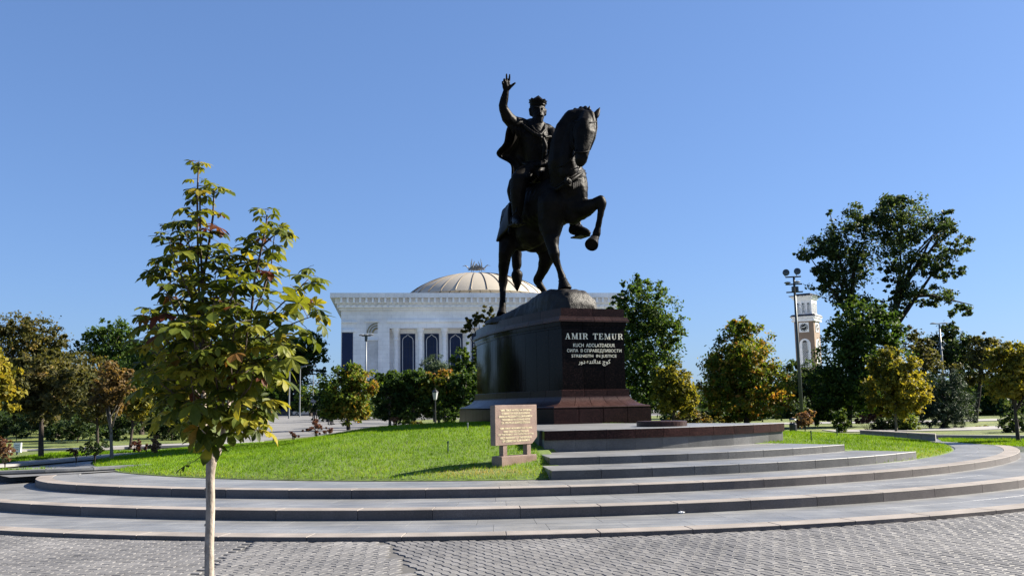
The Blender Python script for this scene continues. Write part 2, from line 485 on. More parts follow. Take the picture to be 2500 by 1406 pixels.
# low wall closing the steps on the left, park level behind
ZP = 0.42
wl = thing('boundary_wall', 'low grey stone wall closing the steps at the left edge', 'wall')
WLINE = [(-8.2, 22.9), (-9.0, 21.95), (-9.8, 21.3), (-10.7, 20.85), (-11.7, 20.5), (-13.0, 20.1), (-14.4, 19.7), (-16.0, 19.2), (-18.0, 18.6), (-20.0, 18.0)]
for a, b in zip(WLINE[:-1], WLINE[1:]):
    a, b = Vector(a + (0,)), Vector(b + (0,)); d_ = (b - a).normalized(); nv = Vector((d_.y, -d_.x, 0))
    if nv.y < 0: nv = -nv
    nb_ = max(1, round((b - a).length / 1.1))
    for k in range(nb_):
        p = a.lerp(b, k / nb_) + d_ * 0.003; q = a.lerp(b, (k + 1) / nb_) - d_ * 0.003
        m = MB(); m.prism([(v.x, v.y) for v in (p, q, q + nv * 0.2, p + nv * 0.2)][::-1], -0.02, ZP - 0.045); m.build('facing_slab', M['grey_face'], wl)
        m = MB(); m.prism([(v.x, v.y) for v in (p - nv * 0.03, q - nv * 0.03, q + nv * 0.36, p + nv * 0.36)][::-1], ZP - 0.042, ZP + 0.012); m.build('coping_slab', M['slab'], wl)
def sheet(name, pts, z, mat, **kw):
    m = MB(); m.add([(p[0], p[1], z) for p in pts], [tuple(range(len(pts)))])
    if sum(pts[i][0] * pts[(i + 1) % len(pts)][1] - pts[(i + 1) % len(pts)][0] * pts[i][1] for i in range(len(pts))) < 0:
        m.f = [f[::-1] for f in m.f]
    return m.build(name, mat, **kw)
mpark, n_, b_, o_ = newmat('park_grass')
v_ = coords(n_)
c1 = ramp(n_, noise_tex(n_, v_, 9.0, 6, 0.7), [(0.3, (0.05, 0.075, 0.012)), (0.55, (0.10, 0.13, 0.02)), (0.75, (0.16, 0.165, 0.04))])
c2 = ramp(n_, noise_tex(n_, v_, 0.25, 4), [(0.4, (0.75, 0.8, 0.7)), (0.62, (1.25, 1.15, 1.0))])
lnk(n_, mixc(n_, c1, c2, 1.0, 'MULTIPLY'), b_.inputs['Base Color']); b_.inputs['Roughness'].default_value = 0.9
bump(n_, noise_tex(n_, v_, 40, 4), b_, 0.6, 0.05)
M['park'] = mpark
park = [(-80, 0.3), (-20, 18.3)] + [(p[0] + 0.05, p[1] + 0.1) for p in WLINE[::-1]] + [(-3, 26), (-3, 27.5), (8, 27), pol(15.2, math.radians(96)), (60, 27.5), (400, 27.5), (900, 700), (-900, 700)]
sheet('park_ground', park, 0.30, M['park'], kind='structure')
# path around the lawn on the far side and promenade on the left, given as strips
def strip(name, line, width, z, mat, **kw):
    L, R_ = [], []
    pts = [Vector((p[0], p[1], 0)) for p in line]
    for i, p in enumerate(pts):
        t = (pts[min(i + 1, len(pts) - 1)] - pts[max(i - 1, 0)]).normalized(); nrm = Vector((-t.y, t.x, 0))
        w = width[i] if hasattr(width, '__len__') else width
        L.append(p + nrm * w / 2); R_.append(p - nrm * w / 2)
    return L, R_
def strip_mesh(name, line, width, z, mat, thick=0.0, **kw):
    L, R_ = strip(name, line, width, z, mat)
    m = MB(); n = len(L)
    vs = [(p.x, p.y, z) for p in L] + [(p.x, p.y, z) for p in R_]
    m.add(vs, [(i + 1, i, n + i, n + i + 1) for i in range(n - 1)])
    if thick:
        for S in (L, R_):
            m.add([(p.x, p.y, z) for p in S] + [(p.x, p.y, z - thick) for p in S], [(i, i + 1, n + i + 1, n + i) for i in range(n - 1)])
        for e in (0, n - 1):
            m.add([(L[e].x, L[e].y, z), (R_[e].x, R_[e].y, z), (R_[e].x, R_[e].y, z - thick), (L[e].x, L[e].y, z - thick)], [(0, 1, 2, 3)])
    return m.build(name, mat, **kw)
# grass terrace behind the left wall (level with the coping)
arcL = [(CX + 14.3 * math.sin(math.radians(a)), CY - 14.3 * math.cos(math.radians(a))) for a in range(-52, -112, -6)]
terr = [(p[0] + 0.1, p[1] + 0.25) for p in WLINE[2:]][::-1] + arcL + [(-14, 40), (-45, 45), (-60, 24), (-60, 6.2)]
sheet('terrace_ground', terr, ZP - 0.01, M['park'], kind='structure')
M['path'] = plain('pale_path', (0.46, 0.44, 0.42), 0.85, 0, 0.1, 1.5)
# pale kerb-path running along the terrace and a second one behind it
strip_mesh('path', [G(-60, 1138, .44), G(30, 1131, .44), G(250, 1112, .44), G(420, 1101, .44), G(520, 1094, .44)], [0.55, 0.55, 0.7, 0.9, 1.0], ZP + 0.02, M['path'], 0.06, kind='structure')
strip_mesh('path', [G(-80, 1108, .4), G(60, 1101, .4), G(200, 1097, .4), G(330, 1091, .4), G(520, 1085, .4), G(640, 1082, .4)], [1.2, 1.2, 1.3, 1.6, 2.0, 2.4], ZP + 0.035, M['path'], 0.08, kind='structure')
road = [G(470, 1096, .3), G(700, 1070, .3), G(930, 1054, .3), G(1130, 1043, .3), G(1110, 1036, .3), G(960, 1033, .3), (-14, 105), (-14, 420), (-120, 420), (-42, 150), (-27, 90), (-14, 44)]
sheet('palace_square', [(-13.9, 98), (75, 98), (75, 420), (-13.9, 420)], 0.309, M['asphalt'], kind='structure')
sheet('plaza', [(p[0], p[1]) for p in road], 0.312, M['asphalt'], kind='structure')
# ------------------------------------------------------------------ round lawn
LCX, LCY, LR = 0.2, 29.62, 12.62
def in_sector(x, y, pad=0.0):
    a = math.atan2(x - CX, CY - y); r = math.hypot(x - CX, y - CY)
    i = 0 if r > RING[4] else (1 if r > RING[5] else 2)
    return SECT[i][0] - pad / max(r, 1) < a < SECT[i][1] + pad / max(r, 1) and r < RING[3] + pad
def lawn_z(x, y):
    r = math.hypot(x - LCX, y - LCY) / LR
    r = min(r, 1.0)
    s_ = min(1.0, max(0.0, (-4.2 - x) / 3.8)); s_ = s_ * s_ * (3 - 2 * s_)
    q_ = min(1.0, max(0.0, (x - 2.5) / 4.0)); q_ = q_ * q_ * (3 - 2 * q_)
    return 0.375 + 0.78 * (1 - r * r) * (1 - 0.52 * s_) * (1 - 0.27 * q_) - 0.03 * max(0, (r - 0.965) / 0.035) + 0.02 * noise.noise(Vector((x * 0.5, y * 0.5, 0))) - (0.30 if in_sector(x, y, -0.45) else 0.0)
NR, NA = 60, 220
vs, fs = [], []
for i in range(NR + 1):
    r = LR * i / NR
    for k in range(NA):
        a = 2 * math.pi * k / NA
        x, y = LCX + r * math.sin(a), LCY - r * math.cos(a)
        vs.append((x, y, lawn_z(x, y) if i < NR else 0.33))
for i in range(NR):
    for k in range(NA):
        k2 = (k + 1) % NA
        q = (i * NA + k, i * NA + k2, (i + 1) * NA + k2, (i + 1) * NA + k)
        cx_ = sum(vs[j][0] for j in q) / 4; cy_ = sum(vs[j][1] for j in q) / 4
        if False: continue
        fs.append(q)
mb = MB(); mb.add(vs, [f[::-1] for f in fs])
ml, n_, b_, o_ = newmat('lawn_soil')
lnk(n_, ramp(n_, noise_tex(n_, coords(n_), 14.0, 5, 0.7), [(0.3, (0.045, 0.075, 0.008)), (0.7, (0.10, 0.15, 0.014))]), b_.inputs['Base Color']); b_.inputs['Roughness'].default_value = 0.95
mb.build('lawn_ground', ml, kind='structure')
M['grass'] = leafmat('grass_blade', [(0.0, (0.105, 0.24, 0.008)), (0.35, (0.26, 0.49, 0.014)), (0.62, (0.42, 0.62, 0.03)), (0.78, (0.58, 0.52, 0.14)), (1.0, (0.75, 0.60, 0.30))], 0.35, 0.6, spec=0.08)
def grass(name, pts, h, wdt, seed, label, dry=None):
    rg = np.random.default_rng(seed)
    n = len(pts)
    hh = h * rg.uniform(0.55, 1.25, n)
    ang = rg.uniform(0, 2 * np.pi, n)
    lean = rg.normal(0, 0.42, (n, 2)) * hh[:, None]
    cl_ = np.array([(noise.noise(Vector((p[0] * 4, p[1] * 4, 7.0))), noise.noise(Vector((p[0] * 4, p[1] * 4, 17.0)))) for p in pts])
    lean += cl_ * hh[:, None] * 1.1
    hh = hh * (1 + 0.5 * cl_[:, 0])
    ca, sa = np.cos(ang), np.sin(ang)
    w = wdt * rg.uniform(0.7, 1.3, n)
    a = pts + np.stack([ca * w, sa * w, np.zeros(n)], 1); b = pts - np.stack([ca * w, sa * w, np.zeros(n)], 1)
    t = pts + np.stack([lean[:, 0], lean[:, 1], hh], 1)
    V = np.stack([a, b, t], 1).reshape(-1, 3)
    Fq = np.arange(3 * n).reshape(-1, 3)
    lowf = np.array([noise.noise(Vector((p[0] * 0.9, p[1] * 0.9, 3.0))) for p in pts]) * 0.2 + np.array([noise.noise(Vector((p[0] * 0.35, p[1] * 0.35, 9.0))) for p in pts]) * 0.16
    tint = 0.33 + lowf + rg.normal(0, 0.13, n)
    if dry is not None: tint = tint + dry(pts)
    me = np_mesh(name, V, Fq, M['grass'], np.repeat(np.clip(tint, 0, 1), 3))
    return obj(name, me, None, label, 'grass', None, 'stuff')
rg = np.random.default_rng(11)
N = 330000
xs = rg.uniform(LCX - LR, LCX + LR, N); ys = rg.uniform(LCY - LR, LCY + 3.5, N)
r = np.hypot(xs - LCX, ys - LCY)
keep = (r < LR * 0.997 + rg.normal(0, 0.012, N)) & (rg.uniform(0, 1, N) < np.clip(1.25 - (ys - 17) * 0.055, 0.3, 1))
xs, ys = xs[keep], ys[keep]
kk = np.array([not in_sector(a, b, 0.01) for a, b in zip(xs, ys)])
xs, ys = xs[kk], ys[kk]
zs = np.array([lawn_z(a, b) for a, b in zip(xs, ys)]) - 0.004
dryc = G(1185, 1160, 0.38)
def dryf(p):
    d = ((p[:, 0] - dryc.x) / 1.05) ** 2 + ((p[:, 1] - dryc.y - 0.05) / 0.42) ** 2
    rim = np.clip((np.hypot(p[:, 0] - LCX, p[:, 1] - LCY) / LR - 0.955) / 0.045, 0, 1)
    return 0.62 * np.exp(-d * 1.2) + 0.14 * rim
grass('grass', np.stack([xs, ys, zs], 1), 0.06, 0.006, 5, 'bright green mown grass covering the round mound', dryf)
# grass on the left terrace and on the right-hand strip
def scatter_poly(poly, n, z, seed):
    rg = np.random.default_rng(seed)
    P_ = np.array([(p[0], p[1]) for p in poly])
    lo, hi = P_.min(0), P_.max(0)
    q = rg.uniform(lo, hi, (n, 2))
    ins = np.zeros(n, bool)
    j = len(P_) - 1
    for i in range(len(P_)):
        xi, yi = P_[i]; xj, yj = P_[j]
        c = ((yi > q[:, 1]) != (yj > q[:, 1])) & (q[:, 0] < (xj - xi) * (q[:, 1] - yi) / (yj - yi + 1e-12) + xi)
        ins ^= c; j = i
    q = q[ins]
    return np.concatenate([q, np.full((len(q), 1), z)], 1)
lt = [(CX + 14.35 * math.sin(math.radians(a)), CY - 14.35 * math.cos(math.radians(a))) for a in range(-90, -50, 6)] + [(p[0] + 0.15, p[1] + 0.36) for p in WLINE[3:8]] + [G(-60, 1132, .42), G(30, 1126, .42), G(250, 1108, .42), G(440, 1097, .42)]
grass('grass', scatter_poly(lt, 60000, ZP - 0.012, 3), 0.07, 0.008, 6, 'strip of grass behind the low wall at the left edge')
rtp = [G(2300, 1077, .34), G(2430, 1086, .34), G(2600, 1093, .34), G(2640, 1066, .34), G(2290, 1070, .34)]
grass('grass', scatter_poly(rtp, 40000, 0.33, 8), 0.06, 0.010, 7, 'strip of sunlit grass beyond the path at the right edge')

# ------------------------------------------------------------------ pedestal
PFC = Vector((2.465, 27.6, 0)); PN = Vector((0.352, -0.936, 0)); PL = Vector((0.936, 0.352, 0))
PW, PB, PLEN = 1.055, 0.42, 8.2
def pout(side, t, e):
    if side == 'front': u, l = e, -(PW + e) + 2 * (PW + e) * t
    elif side == 'back': u, l = -PLEN - e, (PW + e) - 2 * (PW + e) * t
    else:
        s = t * PLEN
        hw = PW + PB * math.sin(math.pi * t) + e
        u = -(s + (2 * t - 1) * e)
        l = hw if side == 'right' else -hw
    return PFC + PN * u + PL * l
ped = thing('pedestal', 'tall boat-shaped pedestal of polished dark red granite carrying the statue', 'pedestal')
def pstone(name, side, t0, t1, prof, mat, gap=0.006):
    L = {'front': 2 * PW, 'back': 2 * PW}.get(side, PLEN)
    t0 = t0 + gap / L if t0 > 0 else t0
    t1 = t1 - gap / L if t1 < 1 else t1
    seg = 1 if side in ('front', 'back') else 3
    cols = prof + [(prof[-1][0], -0.22), (prof[0][0], -0.22)]
    m = MB(); n = len(cols)
    vs = []
    for i in range(seg + 1):
        t = t0 + (t1 - t0) * i / seg
        for z, e in cols:
            p = pout(side, t, e); vs.append((p.x, p.y, z))
    fs = []
    for i in range(seg):
        for k in range(n):
            k2 = (k + 1) % n
            fs.append((i * n + k, i * n + k2, (i + 1) * n + k2, (i + 1) * n + k))
    fs.append(tuple(range(n))); fs.append(tuple(seg * n + k for k in range(n))[::-1])
    if side in ('front', 'right', 'back', 'left') and side != 'right': fs = [f[::-1] for f in fs]
    if side == 'left': fs = [f[::-1] for f in fs]
    m.add(vs, fs)
    return m.build(name, mat, ped)
def arcprof(z0, z1, e0, e1, n=6, kind='ogee'):
    out = []
    for i in range(n + 1):
        t = i / n
        if kind == 'ogee': e = e0 + (e1 - e0) * math.sin(t * math.pi / 2) ** 0.75
        else: e = e0 + e1 * math.sin(t * math.pi)
        out.append((z0 + (z1 - z0) * t, e))
    return out
courses = [
    ('plinth_block', [(1.02, 0.55), (1.555, 0.55)], 'red_face', 4, 7),
    ('torus_block', [(1.558, 0.50)] + arcprof(1.565, 1.645, 0.50, 0.045, 6, 'torus') + [(1.648, 0.46)], 'red_light', 4, 8),
    ('ogee_block', arcprof(1.65, 1.925, 0.44, 0.10, 8), 'red_light', 5, 9),
    ('base_course', [(1.928, 0.075), (2.12, 0.075), (2.128, 0.06)], 'red_face', 3, 9),
    ('shaft_panel', [(2.13, 0.0), (3.99, 0.0)], 'red_dark', 3, 11),
    ('moulding', [(3.993, 0.035), (4.05, 0.035), (4.06, 0.055), (4.185, 0.06)], 'red_dark', 3, 9),
    ('cornice_block', [(4.188, 0.13), (4.255, 0.13), (4.268, 0.10), (4.335, 0.095), (4.342, 0.07)], 'red_light', 4, 9),
    ('crown_block', [(4.345, 0.015), (4.60, 0.015)], 'red_face', 2, 7)]
for nm, prof, mt, nf, ns in courses:
    for side, k in (('front', nf), ('back', nf), ('left', ns), ('right', ns)):
        for i in range(k):
            pstone(nm, side, i / k, (i + 1) / k, prof, M[mt])
core = MB()
op = [pout('front', t, -0.06) for t in (0, 1)] + [pout('right', t / 10, -0.06) for t in range(1, 10)] + [pout('back', t, -0.06) for t in (0, 1)] + [pout('left', t / 10, -0.06) for t in range(9, 0, -1)]
core.prism([(p.x, p.y) for p in op], 0.9, 4.592)
core.build('core', M['red_dark'], ped)
# lettering on the front
def face_uv(px, py):
    r = ray(px, py); o = Vector((0, 0, HC))
    t = (PFC + PN * 0.0 - o).dot(PN) / r.dot(PN)
    p = o + r * t
    return (p - PFC).dot(PL), p.z
def place_face(lx, z, out=0.004):
    return PFC + PL * lx + PN * out + Vector((0, 0, z))
ROMAN = {   # strokes: polygons in a unit-high box, thick and thin strokes with serifs; (width, polygons)
 'A': (0.95, [[(0.08, 0), (0.16, 0), (0.50, 1), (0.42, 1)], [(0.62, 0), (0.86, 0), (0.56, 1), (0.40, 1)], [(0.22, 0.30), (0.70, 0.30), (0.70, 0.37), (0.22, 0.37)], [(0.0, 0), (0.28, 0), (0.28, 0.06), (0, 0.06)], [(0.54, 0), (0.95, 0), (0.95, 0.06), (0.54, 0.06)]]),
 'M': (1.15, [[(0.12, 0), (0.20, 0), (0.20, 1), (0.12, 1)], [(0.12, 1), (0.32, 1), (0.62, 0.12), (0.54, 0)], [(0.54, 0), (0.62, 0), (0.92, 0.9), (0.88, 1)], [(0.84, 0), (1.05, 0), (1.05, 1), (0.84, 1)], [(0, 0), (0.32, 0), (0.32, 0.06), (0, 0.06)], [(0.74, 0), (1.15, 0), (1.15, 0.06), (0.74, 0.06)], [(0, 0.94), (0.25, 0.94), (0.25, 1), (0, 1)], [(0.9, 0.94), (1.15, 0.94), (1.15, 1), (0.9, 1)]]),
 'I': (0.45, [[(0.12, 0), (0.33, 0), (0.33, 1), (0.12, 1)], [(0, 0), (0.45, 0), (0.45, 0.06), (0, 0.06)], [(0, 0.94), (0.45, 0.94), (0.45, 1), (0, 1)]]),
 'R': (0.92, [[(0.1, 0), (0.31, 0), (0.31, 1), (0.1, 1)], [(0.31, 0.93), (0.52, 0.93), (0.62, 0.86), (0.62, 0.62), (0.52, 0.55), (0.31, 0.55), (0.31, 0.48), (0.58, 0.48), (0.82, 0.58), (0.84, 0.86), (0.64, 1.0), (0.31, 1)], [(0.45, 0.5), (0.62, 0.5), (0.92, 0.05), (0.92, 0), (0.74, 0)], [(0, 0), (0.42, 0), (0.42, 0.06), (0, 0.06)], [(0, 0.94), (0.2, 0.94), (0.2, 1), (0, 1)]]),
 'T': (0.85, [[(0.32, 0), (0.53, 0), (0.53, 1), (0.32, 1)], [(0, 0.92), (0.85, 0.92), (0.85, 1), (0, 1)], [(0, 0.72), (0.06, 0.72), (0.12, 0.93), (0, 0.93)], [(0.79, 0.72), (0.85, 0.72), (0.85, 0.93), (0.73, 0.93)], [(0.2, 0), (0.65, 0), (0.65, 0.06), (0.2, 0.06)]]),
 'E': (0.82, [[(0.1, 0), (0.31, 0), (0.31, 1), (0.1, 1)], [(0, 0), (0.78, 0), (0.82, 0.25), (0.76, 0.25), (0.66, 0.07), (0, 0.07)], [(0, 0.93), (0.64, 0.93), (0.7, 0.76), (0.76, 0.76), (0.76, 1), (0, 1)], [(0.31, 0.48), (0.56, 0.48), (0.56, 0.55), (0.31, 0.55)], [(0.54, 0.38), (0.6, 0.38), (0.6, 0.66), (0.54, 0.66)]]),
 'U': (0.95, [[(0.1, 0.25), (0.31, 0.25), (0.31, 1), (0.1, 1)], [(0.1, 0.27), (0.22, 0.05), (0.42, -0.02), (0.62, 0.02), (0.78, 0.2), (0.70, 0.22), (0.58, 0.1), (0.46, 0.07), (0.36, 0.12), (0.31, 0.27)], [(0.70, 0.2), (0.78, 0.2), (0.78, 1), (0.70, 1)], [(0, 0.94), (0.42, 0.94), (0.42, 1), (0, 1)], [(0.58, 0.94), (0.92, 0.94), (0.92, 1), (0.58, 1)]]),
 ' ': (0.55, [])}
def roman_mesh(ch, h, depth):
    m = MB()
    for k, poly in enumerate(ROMAN[ch][1]):
        d = depth + k * 0.0004
        a2 = sum(poly[i][0] * poly[(i + 1) % len(poly)][1] - poly[(i + 1) % len(poly)][0] * poly[i][1] for i in range(len(poly)))
        if a2 < 0: poly = poly[::-1]
        n = len(poly)
        pts = []
        for dd in (0.0, d):
            for x, y in poly:
                q = PL * (x * h) + PN * dd; pts.append((q.x, q.y, y * h))
        m.add(pts, [tuple(range(n, 2 * n))] + [(i, (i + 1) % n, n + (i + 1) % n, n + i) for i in range(n)])
    return m
ins = obj('title_lettering', None, ped)
l0, zt = face_uv(1379, 813); l1, zb = face_uv(1520, 829)
hgt = zt - zb
txt = 'AMIR TEMUR'; gapu = 0.2
tot = sum(ROMAN[c][0] for c in txt) + gapu * (len(txt) - 1)
kx = (l1 - l0) / (tot * hgt)
x = l0
cache = {}
for c in txt:
    if c != ' ':
        me = roman_mesh(c, hgt, 0.015)
        # horizontal stretch so that the word keeps its measured width
        me.v = [tuple(PL * (Vector(v).dot(PL) * kx) + PN * Vector((v[0], v[1], 0)).dot(PN) + Vector((0, 0, v[2]))) for v in me.v]
        o = me.build('letter', M['gold'], ins)
        o.location = place_face(x, zb)
    x += (ROMAN[c][0] + gapu) * hgt * kx
def text_mesh(body, name, mat, width, height, extr, bold=0.0):
    cu = bpy.data.curves.new('t', 'FONT'); cu.body = body; cu.extrude = 0.5; cu.align_x = 'LEFT'; cu.resolution_u = 3
    cu.offset = bold
    ob = bpy.data.objects.new('t', cu); COL.objects.link(ob)
    dg = bpy.context.evaluated_depsgraph_get(); dg.update()
    me = bpy.data.meshes.new_from_object(ob.evaluated_get(dg))
    bpy.data.objects.remove(ob); bpy.data.curves.remove(cu)
    co = np.zeros(len(me.vertices) * 3); me.vertices.foreach_get('co', co); co = co.reshape(-1, 3)
    lo, hi = co.min(0), co.max(0)
    co = (co - lo) / np.maximum(hi - lo, 1e-6) * np.array([width, height, extr])
    co[:, 0] -= width / 2
    me.vertices.foreach_set('co', co.ravel()); me.update()
    me.materials.clear(); me.materials.append(mat); me.name = name
    return me
rotF = Matrix(((PL.x, 0, PN.x), (PL.y, 0, PN.y), (0, 1, 0))).to_4x4()
ar = '\ufb90\ufeee\ufb7a \ufecb\ufeaa\ufe8d\ufedf\ufe98\ufeaa\ufee9 \ufea9\ufeed\ufead'[::-1]
for body, xa, xb, ya, yb in (('KUCH  ADOLATDADUR', 1399, 1501, 838, 847.5), ('СИЛА  В СПРАВЕДЛИВОСТИ', 1384, 1517, 851.5, 861.5), ('STRENGTH  IN JUSTICE', 1395, 1505, 865, 874.5), (ar, 1412, 1490, 877, 893)):
    la, za = face_uv(xa, ya); lb, zb_ = face_uv(xb, yb)
    o = obj('inscription', text_mesh(body, 'inscription', M['gold'], lb - la, za - zb_, 0.012, 0.004), ped)
    o.matrix_world = Matrix.Translation(place_face((la + lb) / 2, zb_, 0.002)) @ rotF

# ------------------------------------------------------------------ information board on the lawn
BY = math.radians(45)
BN = Vector((math.sin(BY), -math.cos(BY), 0)); BL = Vector((math.cos(BY), math.sin(BY), 0))
bd = thing('information_board', 'salmon granite information board on two short legs standing on the lawn', 'board')
bc = P(1262, 1085, 18.4)
def bpt(l, z, o): 
    q = bc + BL * l + BN * o; return (q.x, q.y, z)
def bprism(poly, o0, o1, name, mat):
    m = MB(); n = len(poly)
    vs = [bpt(l, z, o1) for l, z in poly] + [bpt(l, z, o0) for l, z in poly]
    m.add(vs, [tuple(range(n)), tuple(range(n, 2 * n))[::-1]] + [(i, n + i, n + (i + 1) % n, (i + 1) % n) for i in range(n)])
    return bevel(m.build(name, mat, bd), 0.006)
zb0, zt0 = P(1262, 1085, 18.4).z, P(1262, 988, 18.4).z
hw = 0.60
bprism([(-hw, zb0), (hw - 0.16, zb0), (hw, zb0 + 0.14), (hw, zt0), (-hw, zt0)], -0.14, 0.0, 'panel', M['pink_board'])
zl = P(1262, 1110, 18.4).z
for l in (-0.32, 0.36): bprism([(l - 0.06, zl - 0.01), (l + 0.06, zl - 0.01), (l + 0.06, zb0 - 0.002), (l - 0.06, zb0 - 0.002)], -0.13, -0.012, 'leg', M['pink_board'])
bprism([(-0.50, zl - 0.30), (0.50, zl - 0.30), (0.50, zl - 0.008), (-0.50, zl - 0.008)], -0.22, 0.07, 'base', M['pink_board'])
rotB = Matrix(((BL.x, 0, BN.x), (BL.y, 0, BN.y), (0, 1, 0))).to_4x4()
lines = ['“AMIR TEMUR HAYKALI VA XIYOBONI', 'O‘ZBEKISTON RESPUBLIKASINING', 'BIRINCHI PREZIDENTI ISLOM KARIMOV', 'TASHABBUSI VA LOYIHASI ASOSI', 'DA 1993-YILDA BUNYOD ETILGAN', None,
         '“AMIR TEMUR” MONUMENT AND SQUARE', 'WERE CREATED ON THE BASIS', 'OF THE PROJECT AND INITIATED BY THE', 'FIRST PRESIDENT OF THE REPUBLIC', 'OF UZBEKISTAN ISLAM KARIMOV']
M['cream_letter'] = plain('cream_letter', (0.62, 0.54, 0.36), 0.4, 0.1, 0.05, raw=True)
hb = zt0 - zb0
z = zt0 - 0.115 * hb
for t in lines:
    if t is None: z -= 0.065 * hb; continue
    o = obj('text_line', text_mesh(t, 'text_line', M['cream_letter'], min(1.0, 0.0288 * len(t)), 0.042, 0.006, 0.012), bd)
    q = bc + BN * 0.001 + BL * -0.02
    o.matrix_world = Matrix.Translation((q.x, q.y, z - 0.035)) @ rotB
    z -= 0.078 * hb
# ------------------------------------------------------------------ equestrian statue
HY = math.radians(27.0)
HF = Vector((math.sin(HY), -math.cos(HY), 0)); HL = Vector((math.cos(HY), math.sin(HY), 0))
HO = Vector((2.0, 28.9, 0))
def J(px, py, u):
    r = ray(px, py); o = Vector((0, 0, HC))
    t = ((HO - o).dot(HF) + u) / r.dot(HF)
    return o + r * t
def rm(p, rpx): return rpx * p.y / F
ico_v, ico_f = None, None
_b = bmesh.new(); bmesh.ops.create_icosphere(_b, subdivisions=2, radius=1.0)
ico_v = np.array([v.co[:] for v in _b.verts]); ico_f = np.array([[v.index for v in f.verts] for f in _b.faces]); _b.free()
class Clay:
    """solid lumps joined into one continuous skin by a voxel remesh"""
    def __init__(s): s.V = []; s.Fq = []; s.n = 0
    def ball(s, p, r, scale=(1, 1, 1), rot=None):
        v = ico_v * (np.array(scale) * r)
        if rot is not None: v = v @ np.array(rot.to_3x3()).T
        s.V.append(v + np.array(p[:])); s.Fq.append(ico_f + s.n); s.n += len(v)
    def chain(s, pts, close=0.28):
        """pts: (px, py, u, radius in photo pixels)"""
        q = [(J(a, b, u), r) for a, b, u, r in pts]
        q = [(p, rm(p, r)) for p, r in q]
        s.limb(q, close)
    def limb(s, q, close=0.28):
        for (p0, r0), (p1, r1) in zip(q[:-1], q[1:]):
            d = (p1 - p0).length
            k = max(1, int(d / (close * max(min(r0, r1), 0.02))))
            for i in range(k + 1):
                t = i / k
                s.ball(p0.lerp(p1, t), r0 + (r1 - r0) * t)
    def bake(s, name, mat, parent, voxel=0.035, smooth=4, disp=0.0, dscale=0.5):
        me = np_mesh(name, np.concatenate(s.V), np.concatenate(s.Fq), mat)
        ob = bpy.data.objects.new('tmp', me); COL.objects.link(ob)
        m = ob.modifiers.new('r', 'REMESH'); m.mode = 'VOXEL'; m.voxel_size = voxel
        if smooth:
            m = ob.modifiers.new('s', 'SMOOTH'); m.factor = 0.5; m.iterations = smooth
        if disp:
            tx = bpy.data.textures.new('relief', 'CLOUDS'); tx.noise_scale = dscale; tx.noise_depth = 3
            m = ob.modifiers.new('d', 'DISPLACE'); m.texture = tx; m.strength = disp; m.mid_level = 0.5; m.texture_coords = 'GLOBAL'
        dg = bpy.context.evaluated_depsgraph_get(); dg.update()
        out = bpy.data.meshes.new_from_object(ob.evaluated_get(dg))
        bpy.data.objects.remove(ob)
        out.materials.clear(); out.materials.append(mat); out.name = name
        out.polygons.foreach_set('use_smooth', [True] * len(out.polygons))
        return obj(name, out, parent)
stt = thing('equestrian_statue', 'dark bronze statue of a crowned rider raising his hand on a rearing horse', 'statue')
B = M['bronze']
h = Clay()
# trunk
h.chain([(1398, 462, 0.15, 40), (1386, 480, -0.2, 52), (1362, 492, -0.7, 62), (1322, 510, -1.7, 65), (1288, 526, -2.7, 58), (1268, 538, -3.4, 50), (1252, 560, -3.8, 36)])
h.chain([(1412, 470, 0.35, 24), (1410, 490, 0.3, 27), (1398, 520, 0.1, 30)])
h.chain([(1418, 440, 0.25, 17), (1416, 465, 0.35, 21)])
# neck, doubled fore and aft for its depth
h.chain([(1386, 436, 0.0, 48), (1370, 396, 0.15, 35), (1368, 352, 0.2, 26), (1380, 316, 0.3, 26), (1398, 291, 0.45, 25), (1418, 284, 0.6, 20)])
h.chain([(1352, 432, -1.1, 30), (1352, 400, -0.5, 18), (1356, 362, -0.2, 13), (1366, 320, -0.05, 12), (1386, 288, 0.15, 13), (1412, 276, 0.4, 12)])
h.chain([(1388, 420, 0.45, 26), (1384, 385, 0.5, 22), (1388, 345, 0.5, 18), (1400, 315, 0.6, 20)])
# head
h.chain([(1430, 285, 0.75, 18), (1426, 308, 0.9, 26), (1423, 326, 0.95, 29), (1421, 350, 1.02, 23), (1420, 372, 1.1, 18), (1419, 388, 1.12, 17), (1417, 396, 1.08, 13)])
h.chain([(1440, 282, 0.85, 13), (1448, 305, 1.05, 9), (1447, 326, 1.12, 9), (1438, 352, 1.2, 8), (1432, 374, 1.27, 7)])
h.chain([(1405, 322, 0.75, 15), (1404, 340, 0.8, 12), (1409, 365, 0.95, 9)])
h.chain([(1428, 380, 1.25, 9), (1431, 386, 1.28, 5)])
# right hind (left in the picture)
h.chain([(1256, 560, -3.5, 38), (1243, 590, -3.35, 27), (1234, 616, -3.3, 18), (1230, 650, -3.55, 14.5), (1228.5, 670, -3.75, 11.5), (1228.5, 686, -3.85, 12.5), (1227.5, 702, -3.83, 9), (1227, 726, -3.78, 7.8), (1227, 748, -3.72, 9.2), (1226, 757, -3.66, 8.3)])
# left hind
h.chain([(1318, 570, -3.0, 42), (1336, 612, -2.85, 25), (1334, 632, -2.95, 20), (1324, 662, -3.35, 13), (1312, 684, -3.75, 11.5), (1320, 699, -3.65, 8.5), (1331, 714, -3.55, 7.5), (1340, 728, -3.45, 9)])
# belly behind
h.chain([(1300, 560, -2.2, 46), (1290, 585, -2.7, 28), (1274, 598, -3.0, 17)])
h.chain([(1320, 588, -2.6, 30), (1298, 598, -2.8, 20)])
